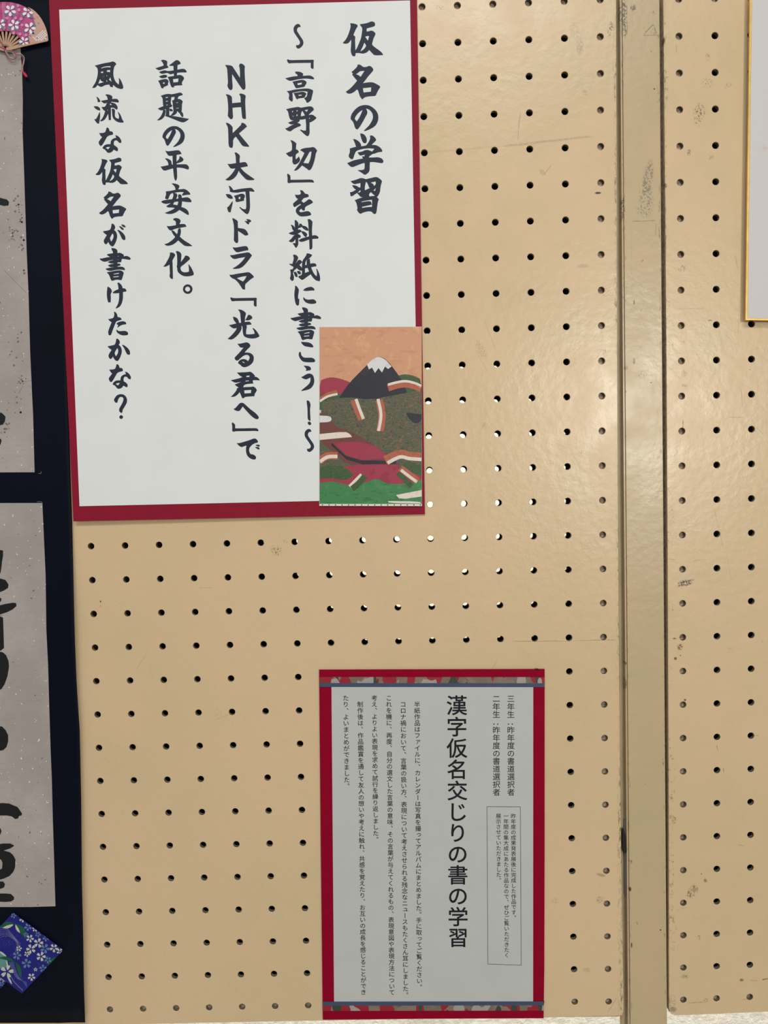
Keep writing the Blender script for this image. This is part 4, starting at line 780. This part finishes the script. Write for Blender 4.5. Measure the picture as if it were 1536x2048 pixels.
def petal_flower(mb, cx, cy, r, rot, mi, y, heart=True, sq=1.0, core=None):
    for k in range(5):
        a = rot + k * 2 * math.pi / 5; ca, sa = math.cos(a), math.sin(a)
        loc = [(0.16, 0), (0.45, -.20), (0.78, -.27), (1.0, -.14), (0.84 if heart else 1.0, 0), (1.0, .14), (0.78, .27), (0.45, .20)]
        pput(mb, [(cx + (u * ca - v * sa) * r, cy + (u * sa + v * ca) * r * sq) for u, v in loc], y, mi)
    if core is not None: fill(mb, [[at(x, yy_, y - 0.00001) for x, yy_ in circ(cx, cy, r * .14, 8)]], core)
def leaf_shape(mb, x0, y0, x1, y1, wd, mi, y, bend=0.0):
    dx, dy = x1 - x0, y1 - y0; l = math.hypot(dx, dy); n = (-dy / l, dx / l); up_, dn_ = [], []
    for k in range(9):
        t = k / 8; s = math.sin(math.pi * t) ** .8 * wd / 2; b = math.sin(math.pi * t) * bend
        up_.append((x0 + dx * t + n[0] * (b + s), y0 + dy * t + n[1] * (b + s))); dn_.append((x0 + dx * t + n[0] * (b - s), y0 + dy * t + n[1] * (b - s)))
    pput(mb, up_[:-1] + [(x1, y1)] + dn_[1:-1][::-1], y, mi)
def line(mb, pts, wd, mi, y):
    for a, b in zip(pts, pts[1:]):
        dx, dy = b[0] - a[0], b[1] - a[1]; l = math.hypot(dx, dy) or 1; nx_, ny_ = -dy / l * wd / 2, dx / l * wd / 2
        mb.poly([at(*p, y) for p in ((a[0] - nx_, a[1] - ny_), (b[0] - nx_, b[1] - ny_), (b[0] + nx_, b[1] + ny_), (a[0] + nx_, a[1] + ny_))], mi)

mb = MB(); R_ = random.Random(3)
for cx0, cy0, sx, sy, n in ((38, 412, 9, 14, 14), (26, 468, 14, 18, 26), (43, 440, 5, 8, 10), (44, 486, 5, 10, 8), (42, 760, 8, 12, 12), (30, 810, 14, 16, 14), (12, 852, 10, 12, 10), (50, 540, 3, 6, 3), (30, 700, 16, 30, 12), (-30, 460, 30, 60, 30), (-40, 780, 30, 60, 30)):
    for _ in range(n):
        x, y = R_.gauss(cx0, sx * .6), R_.gauss(cy0, sy * .7); a = R_.uniform(0, 1.5); h = R_.uniform(.6, 2.9)
        if x < 62 and x + h < 44 + (y - 300) * .042: mb.poly([at(x + h * math.cos(a + q * math.pi / 2), y + h * math.sin(a + q * math.pi / 2), -.00164) for q in range(4)])
for a, b in (((8, 540), (53, 586)), ((41, 765), (63, 761)), ((37, 787), (46, 772)), ((57, 770), (64, 776))): line(mb, [a, b], .6, 0, -.00164)
mb.build('foil_flecks', simple('tarnished_silver_fleck', srgb(118, 106, 102), .5, .1, 200), upper, kind='stuff')
# ------------------------------------------------------------------ folding paper fan
fan = thing('paper_fan', at(10.4, 99, -0.0022), 'small pink flowered paper fan with a red cord tassel above the upper grey sheet', 'fan')
PX, PY = 10.4, 99.0
def pol(r, deg): a = math.radians(deg); return (PX + r * math.cos(a), PY - r * math.sin(a))
def ro_(d): return 88 + 7 * math.sin(math.radians(max(0, min(180, (d - 12) * 1.15))))
M_pink = flecks('fan_pink_print', [(178, 74, 128), (192, 92, 146), (164, 60, 112)], 180)
M_tan = simple('fan_tan_paper', srgb(198, 156, 138), .6, .05, 90)
M_rib = simple('fan_bamboo', srgb(188, 152, 124), .55, .08, 120)
M_wflower = simple('white_flower_print', srgb(222, 228, 232), .5, .03, 90)
M_gleaf = simple('blue_grey_leaf_print', srgb(96, 118, 140), .5, .06, 90)
M_brown = simple('brown_print', srgb(118, 74, 62), .5, .05, 90)
M_lpink = simple('pale_pink_print', srgb(212, 130, 176), .5, .05, 90)
A0, A1 = 11.7, 167
V = []; Fq = []; N = 32
for k in range(N + 1):
    d = A0 + (A1 - A0) * k / N; y = -0.0040 - (0.0006 if k % 2 else 0)
    for r in (37.5, 55, 72, ro_(d)): V.append(at(*pol(r, d), y))
for k in range(N):
    for q in range(3): a = k * 4 + q; Fq.append((a, a + 1, a + 5, a + 4))
lf = meshobj('fan_leaf', V, Fq, M_pink, fan); sm = lf.modifiers.new('thickness', 'SOLIDIFY'); sm.thickness = 0.0002; sm.offset = 0
for k in range(11):
    d = 19 + k * 13.4; mb = MB(); f = [at(*p, -0.0036) for p in (pol(3, d + 25), pol(42, d + 3.1), pol(42, d - 3.1), pol(3, d - 25))]
    mb.prism(f, [p + Vector((0, .0006, 0)) for p in f]); mb.build('rib', M_rib, fan)
for d in (A0 + .6, A1 - .6):
    mb = MB(); s = 1.5 if d < 90 else -1.5
    f = [at(*p, -0.0049) for p in (pol(4, d + 60), pol(40, d + 2.4), pol(ro_(d) * .98, d + 1.0), pol(ro_(d) * .98, d - 1.0), pol(40, d - 2.4), pol(4, d - 60))]
    mb.prism(f, [p + Vector((0, .0007, 0)) for p in f]); mb.build('guard_rib', M_rib, fan)
mb = MB(); yF = -0.00475
CLIP[0] = [pol(ro_(d) - .7, d) for d in range(150, 12, -6)] + [pol(ro_(12.6) - .9, 13.0), pol(30, 16)]
fill(mb, [[at(*p, yF) for p in smooth_ring([(61, 88.8), (57.5, 78), (57.5, 67), (66, 63), (71, 58), (70, 48), (66.5, 33), (62, 20), (55, 13.5), (68, 20), (81, 34), (90.5, 52), (95.5, 68), (96.6, 81.0)])]], 0)
for i in range(-5, 6):
    for j in range(-4, 5):
        x = 80 + (i - j) * 2.6; y = 67 + (i + j) * 2.6
        if -0.7 * (x - 62) + 84 < y + 6 and y < 84 - (x - 60) * .12 and x < 94 and y > 46 and x > 62 + (84 - y) * .35:
            pput(mb, [(x - 1.9, y), (x, y - 1.5), (x + 1.9, y), (x, y + 1.5)], yF - .00002, 1)
for x, y in ((66, 26), (75, 34), (77, 46), (69, 37), (60, 71), (66, 66), (93, 74), (89, 79), (74, 76)): leaf_shape(mb, x - 2, y - 1, x + 2, y + 2, 2.2, 2, yF - .00003)
for x, y, r in ((20.5, 21, 11.5), (55.5, 24, 11), (28, 50, 11), (59.5, 56, 11.5), (48, 83, 9.5), (0.5, 47, 10), (-14, 30, 11), (-34, 60, 10), (-45, 84, 9)):
    leaf_shape(mb, x + r * .5, y - r * .9, x + r * 1.1, y - r * .2, 5, 2, yF - .00003); leaf_shape(mb, x + r * .1, y + r * .5, x + r * .9, y + r * 1.1, 5, 2, yF - .00003); leaf_shape(mb, x - r * 1.1, y + r * .2, x - r * .6, y + r * 1.0, 4.5, 2, yF - .00003)
    petal_flower(mb, x, y, r, random.random(), 1, yF - .00005, False, core=3)
for x, y in ((38, 20), (31, 36), (42, 38), (14, 36), (40, 68), (27, 66), (52, 70), (8, 56), (44, 50), (36, 11), (-6, 14)):
    fill(mb, [[at(*p, yF - .00002) for p in circ(x, y, 3.2, 9)]], 4)
CLIP[0] = None
mb.build('fan_print', [M_tan, M_wflower, M_gleaf, M_brown, M_lpink], fan)
M_cord = simple('pink_cord', srgb(176, 92, 112), .7, .15, 500); M_cord2 = simple('grey_cord', srgb(170, 160, 156), .7, .1, 500); M_tas = simple('red_bead', srgb(196, 40, 60), .4, .05)
def curve_px(pts, y): return [at(*p, y) for p in pts]
def cr(pts, n=5):
    out = []
    for k in range(len(pts) - 1):
        p0, p1, p2, p3 = pts[max(k - 1, 0)], pts[k], pts[k + 1], pts[min(k + 2, len(pts) - 1)]
        for q in range(n):
            t = q / n
            out.append(tuple(0.5 * (2 * b + (c - a) * t + (2 * a - 5 * b + 4 * c - d) * t * t + (-a + 3 * b - 3 * c + d) * t ** 3) for a, b, c, d in zip(p0, p1, p2, p3)))
    return out + [pts[-1]]
mb = MB()
mb.tube(curve_px(cr([(9, 98), (14, 101), (22, 101), (29, 104), (32, 110), (30, 117), (24, 119), (16, 115), (12, 107), (9, 100)]), -.0052), 0.00038, 6)
mb.tube(curve_px(cr([(10, 99), (3, 95), (-4, 92), (-8, 86), (-6, 80), (2, 83), (6, 91), (10, 99)]), -.0052), 0.00038, 6)
mb.tube(curve_px(cr([(31, 110), (40, 110), (45.5, 115), (46.5, 124), (44, 134), (45, 143)]), -.0049), 0.00036, 6); mb.build('cord', M_cord, fan, smooth=True)
mb = MB()
mb.tube(curve_px(cr([(9, 100), (15, 103), (22, 103.5), (27, 107), (29, 112), (27, 115), (22, 116), (17, 112), (10, 101)]), -.0049), 0.00034, 6)
mb.tube(curve_px(cr([(31, 108.5), (41, 108), (48, 114), (48, 124), (45.5, 134), (46, 143)]), -.0047), 0.00036, 6); mb.build('cord', M_cord2, fan, smooth=True)
mb = MB(); mb.tube(curve_px([(45, 143), (47.5, 145.5), (50, 149), (52.5, 152.5), (54.5, 154)], -.005), [.0004, .0011, .0013, .0012, .0004], 8); mb.build('tassel_bead', M_tas, fan, smooth=True)

# ------------------------------------------------------------------ blue patterned paper squares
M_cobalt = simple('cobalt_print', srgb(16, 22, 122), .5, .10, 160, spec=.4); M_lb = simple('pale_blue_print', srgb(96, 122, 164), .5, .06, 200)
M_g2 = simple('green_print', srgb(12, 84, 62), .5, .08, 160); M_teal = simple('teal_print', srgb(92, 142, 142), .5, .08, 220); M_w2 = simple('ivory_print', srgb(190, 192, 184), .5, .04, 200); M_line = simple('lilac_line_print', srgb(112, 116, 160), .5, .04, 200)
SQM = [M_w2, M_lb, M_g2, M_teal, M_line]
def square(c, y, label):
    s = thing('patterned_square', at(*c[0], y), label, 'paper square', 'blue patterned paper squares')
    f = [at(*p, y) for p in c]; mb = MB(); mb.prism(f, [p + Vector((0, .0004, 0)) for p in f]); mb.build('paper', M_cobalt, s); return s
S1 = [(26.2, 1825.2), (126.3, 1900.2), (43.9, 1987.4), (-56.2, 1912.4)]
S2 = [(-62, 1880), (22, 1951), (-44, 2032), (-128, 1961)]
s2 = square(S2, -0.0021, 'blue flowered paper square behind the other one, at the bottom left corner'); s1 = square(S1, -0.0028, 'blue flowered paper square with green leaves in front of its twin, bottom left')
mb = MB(); y1 = -0.00286; CLIP[0] = S1
# fan of fine wave lines
for k in range(7): line(mb, cr([(-20, 1858 + k * 4), (8, 1852 + k * 3.4), (22, 1866 + k * 1.5), (34, 1880 + k * 1.2), (42 - k * 2, 1888 + k * 3)]), .55, 4, y1)
for k in range(9): line(mb, cr([(18 + k * 1.6, 1924), (26 + k * 1.8, 1944 + k), (36 + k * 1.8, 1958 + k * .8), (54, 1965 + k * 2.0)] if k < 6 else [(16, 1930), (24, 1950 + k), (36, 1966 + k * .8), (46, 1974 + k)]), .5, 4, y1)
for k in range(60):
    x = random.uniform(-4, 34); yy = 1858 + (x + 4) * .45 + random.uniform(0, 26); mb.poly([at(*p, y1 - 1e-5) for p in circ(x, yy, .45, 5)], 4)
fill(mb, [[at(*p, y1 - 1e-5) for p in [(-30, 1905), (4, 1904), (12, 1912), (16, 1926), (10, 1938), (-20, 1934)]]], 3)
leaf_shape(mb, 0, 1855, 28, 1847, 9, 2, y1 - 2e-5, -3); leaf_shape(mb, 5, 1856, 27, 1849, 6, 0, y1 - 4e-5, 1)
leaf_shape(mb, 29, 1847, 52, 1878, 11, 2, y1 - 2e-5, -4); leaf_shape(mb, 31, 1849, 40, 1866, 5, 0, y1 - 4e-5, 1)
leaf_shape(mb, -4, 1916, 31, 1926, 7, 2, y1 - 3e-5, -4); leaf_shape(mb, 31, 1923, 42, 1956, 8, 2, y1 - 3e-5, -2)
leaf_shape(mb, 95, 1930, 112, 1914, 6, 2, y1 - 2e-5, -1); leaf_shape(mb, 88, 1925, 98, 1910, 4, 2, y1 - 2e-5, 0)
leaf_shape(mb, -2, 1902, 13, 1913, 4, 0, y1 - 5e-5); leaf_shape(mb, 12, 1920, 17, 1936, 2.6, 0, y1 - 5e-5)
leaf_shape(mb, 14, 1950, 24, 1969, 4, 0, y1 - 5e-5)
for x, y, r, mi in ((27, 1831, 6, 1), (45, 1838, 7, 0), (56, 1854, 8, 1), (70, 1858, 6, 0), (76, 1869, 6, 1), (92, 1876, 7, 1), (60, 1877, 8, 0), (77, 1886, 10, 0), (62, 1898, 10, 0), (90, 1897, 10, 1), (108, 1896, 9, 0), (120, 1903, 7, 0), (38, 1897, 6, 0), (54, 1908, 6, 0), (82, 1913, 10, 0), (34, 1911, 9, 1), (53, 1927, 10, 1), (96, 1920, 7, 1), (86, 1937, 8, 1), (71, 1939, 4, 0), (63, 1954, 8, 0), (14, 1943, 14, 0), (52, 1869, 5, 1)):
    petal_flower(mb, x, y, r, random.uniform(0, 1.2), mi, y1 - 6e-5 - random.random() * 2e-5, True)
for k in range(60):
    u, v = random.random() * .9 + .05, random.random() * .9 + .05
    x = S1[0][0] + (S1[1][0] - S1[0][0]) * u + (S1[3][0] - S1[0][0]) * v; yy = S1[0][1] + (S1[1][1] - S1[0][1]) * u + (S1[3][1] - S1[0][1]) * v
    mb.poly([at(*p, y1 - 3e-5) for p in circ(x, yy, .4, 5)], 1)
mb.build('flower_print', SQM, s1)
mb = MB(); y1 = -0.00216; CLIP[0] = S2
for x, y, r, mi in ((-4, 1958, 7, 0), (4, 1968, 6, 1), (1, 1955, 5, 0), (-14, 1975, 9, 0), (-30, 1990, 9, 1), (-10, 1996, 7, 0), (-40, 2010, 8, 0), (8, 1960, 4, 0)): petal_flower(mb, x, y, r, random.random(), mi, y1, True)
mb.build('flower_print', SQM, s2)

CLIP[0] = None
# ------------------------------------------------------------------ gold-edged white board at the right
yg = -0.0065
gb = thing('gold_edged_board', at(1600, 300, yg), 'white board with a thin gold edge hanging at the top right on the scuffed panel', 'board')
o = [(1500.6, -30), (1930, -36), (1932, 645), (1491.2, 640.2)]
mb = MB(); f = [at(*p, yg) for p in o]; mb.prism(f, [p + Vector((0, 0.0018, 0)) for p in f]); mb.build('gold_edge', M_gold, gb)
mb = MB(); a, b = at(1560, 20, yg), at(1860, 580, yg); mb.box(a.x, b.x, yg + .0018, -0.0001, b.z, a.z); mb.build('backing_block', M_washi2, gb)
t = NT('white_board_face'); p_ = at(1527, 298, yg); v = t.vmath('SUBTRACT', t.geo.outputs['Position'], tuple(p_)); r = t.vmath('LENGTH', v, (0, 0, 0))
mk = t.math('MULTIPLY', t.ramp(r, 0.006, 0.0), t.ramp(t.noise(300.0, 3), .4, .65)); t.color(t.mix(t.math('MULTIPLY', mk, .35), srgb(206, 204, 202), srgb(206, 130, 130))); t.rough(.6, .3)
i_ = [(1504.4, -26.5), (1926, -32), (1928, 640.6), (1495.2, 636.2)]
mb = MB(); f = [at(*p, yg - .0003) for p in i_]; mb.prism(f, [p + Vector((0, 0.0003, 0)) for p in f]); mb.build('paper_face', t.m, gb)
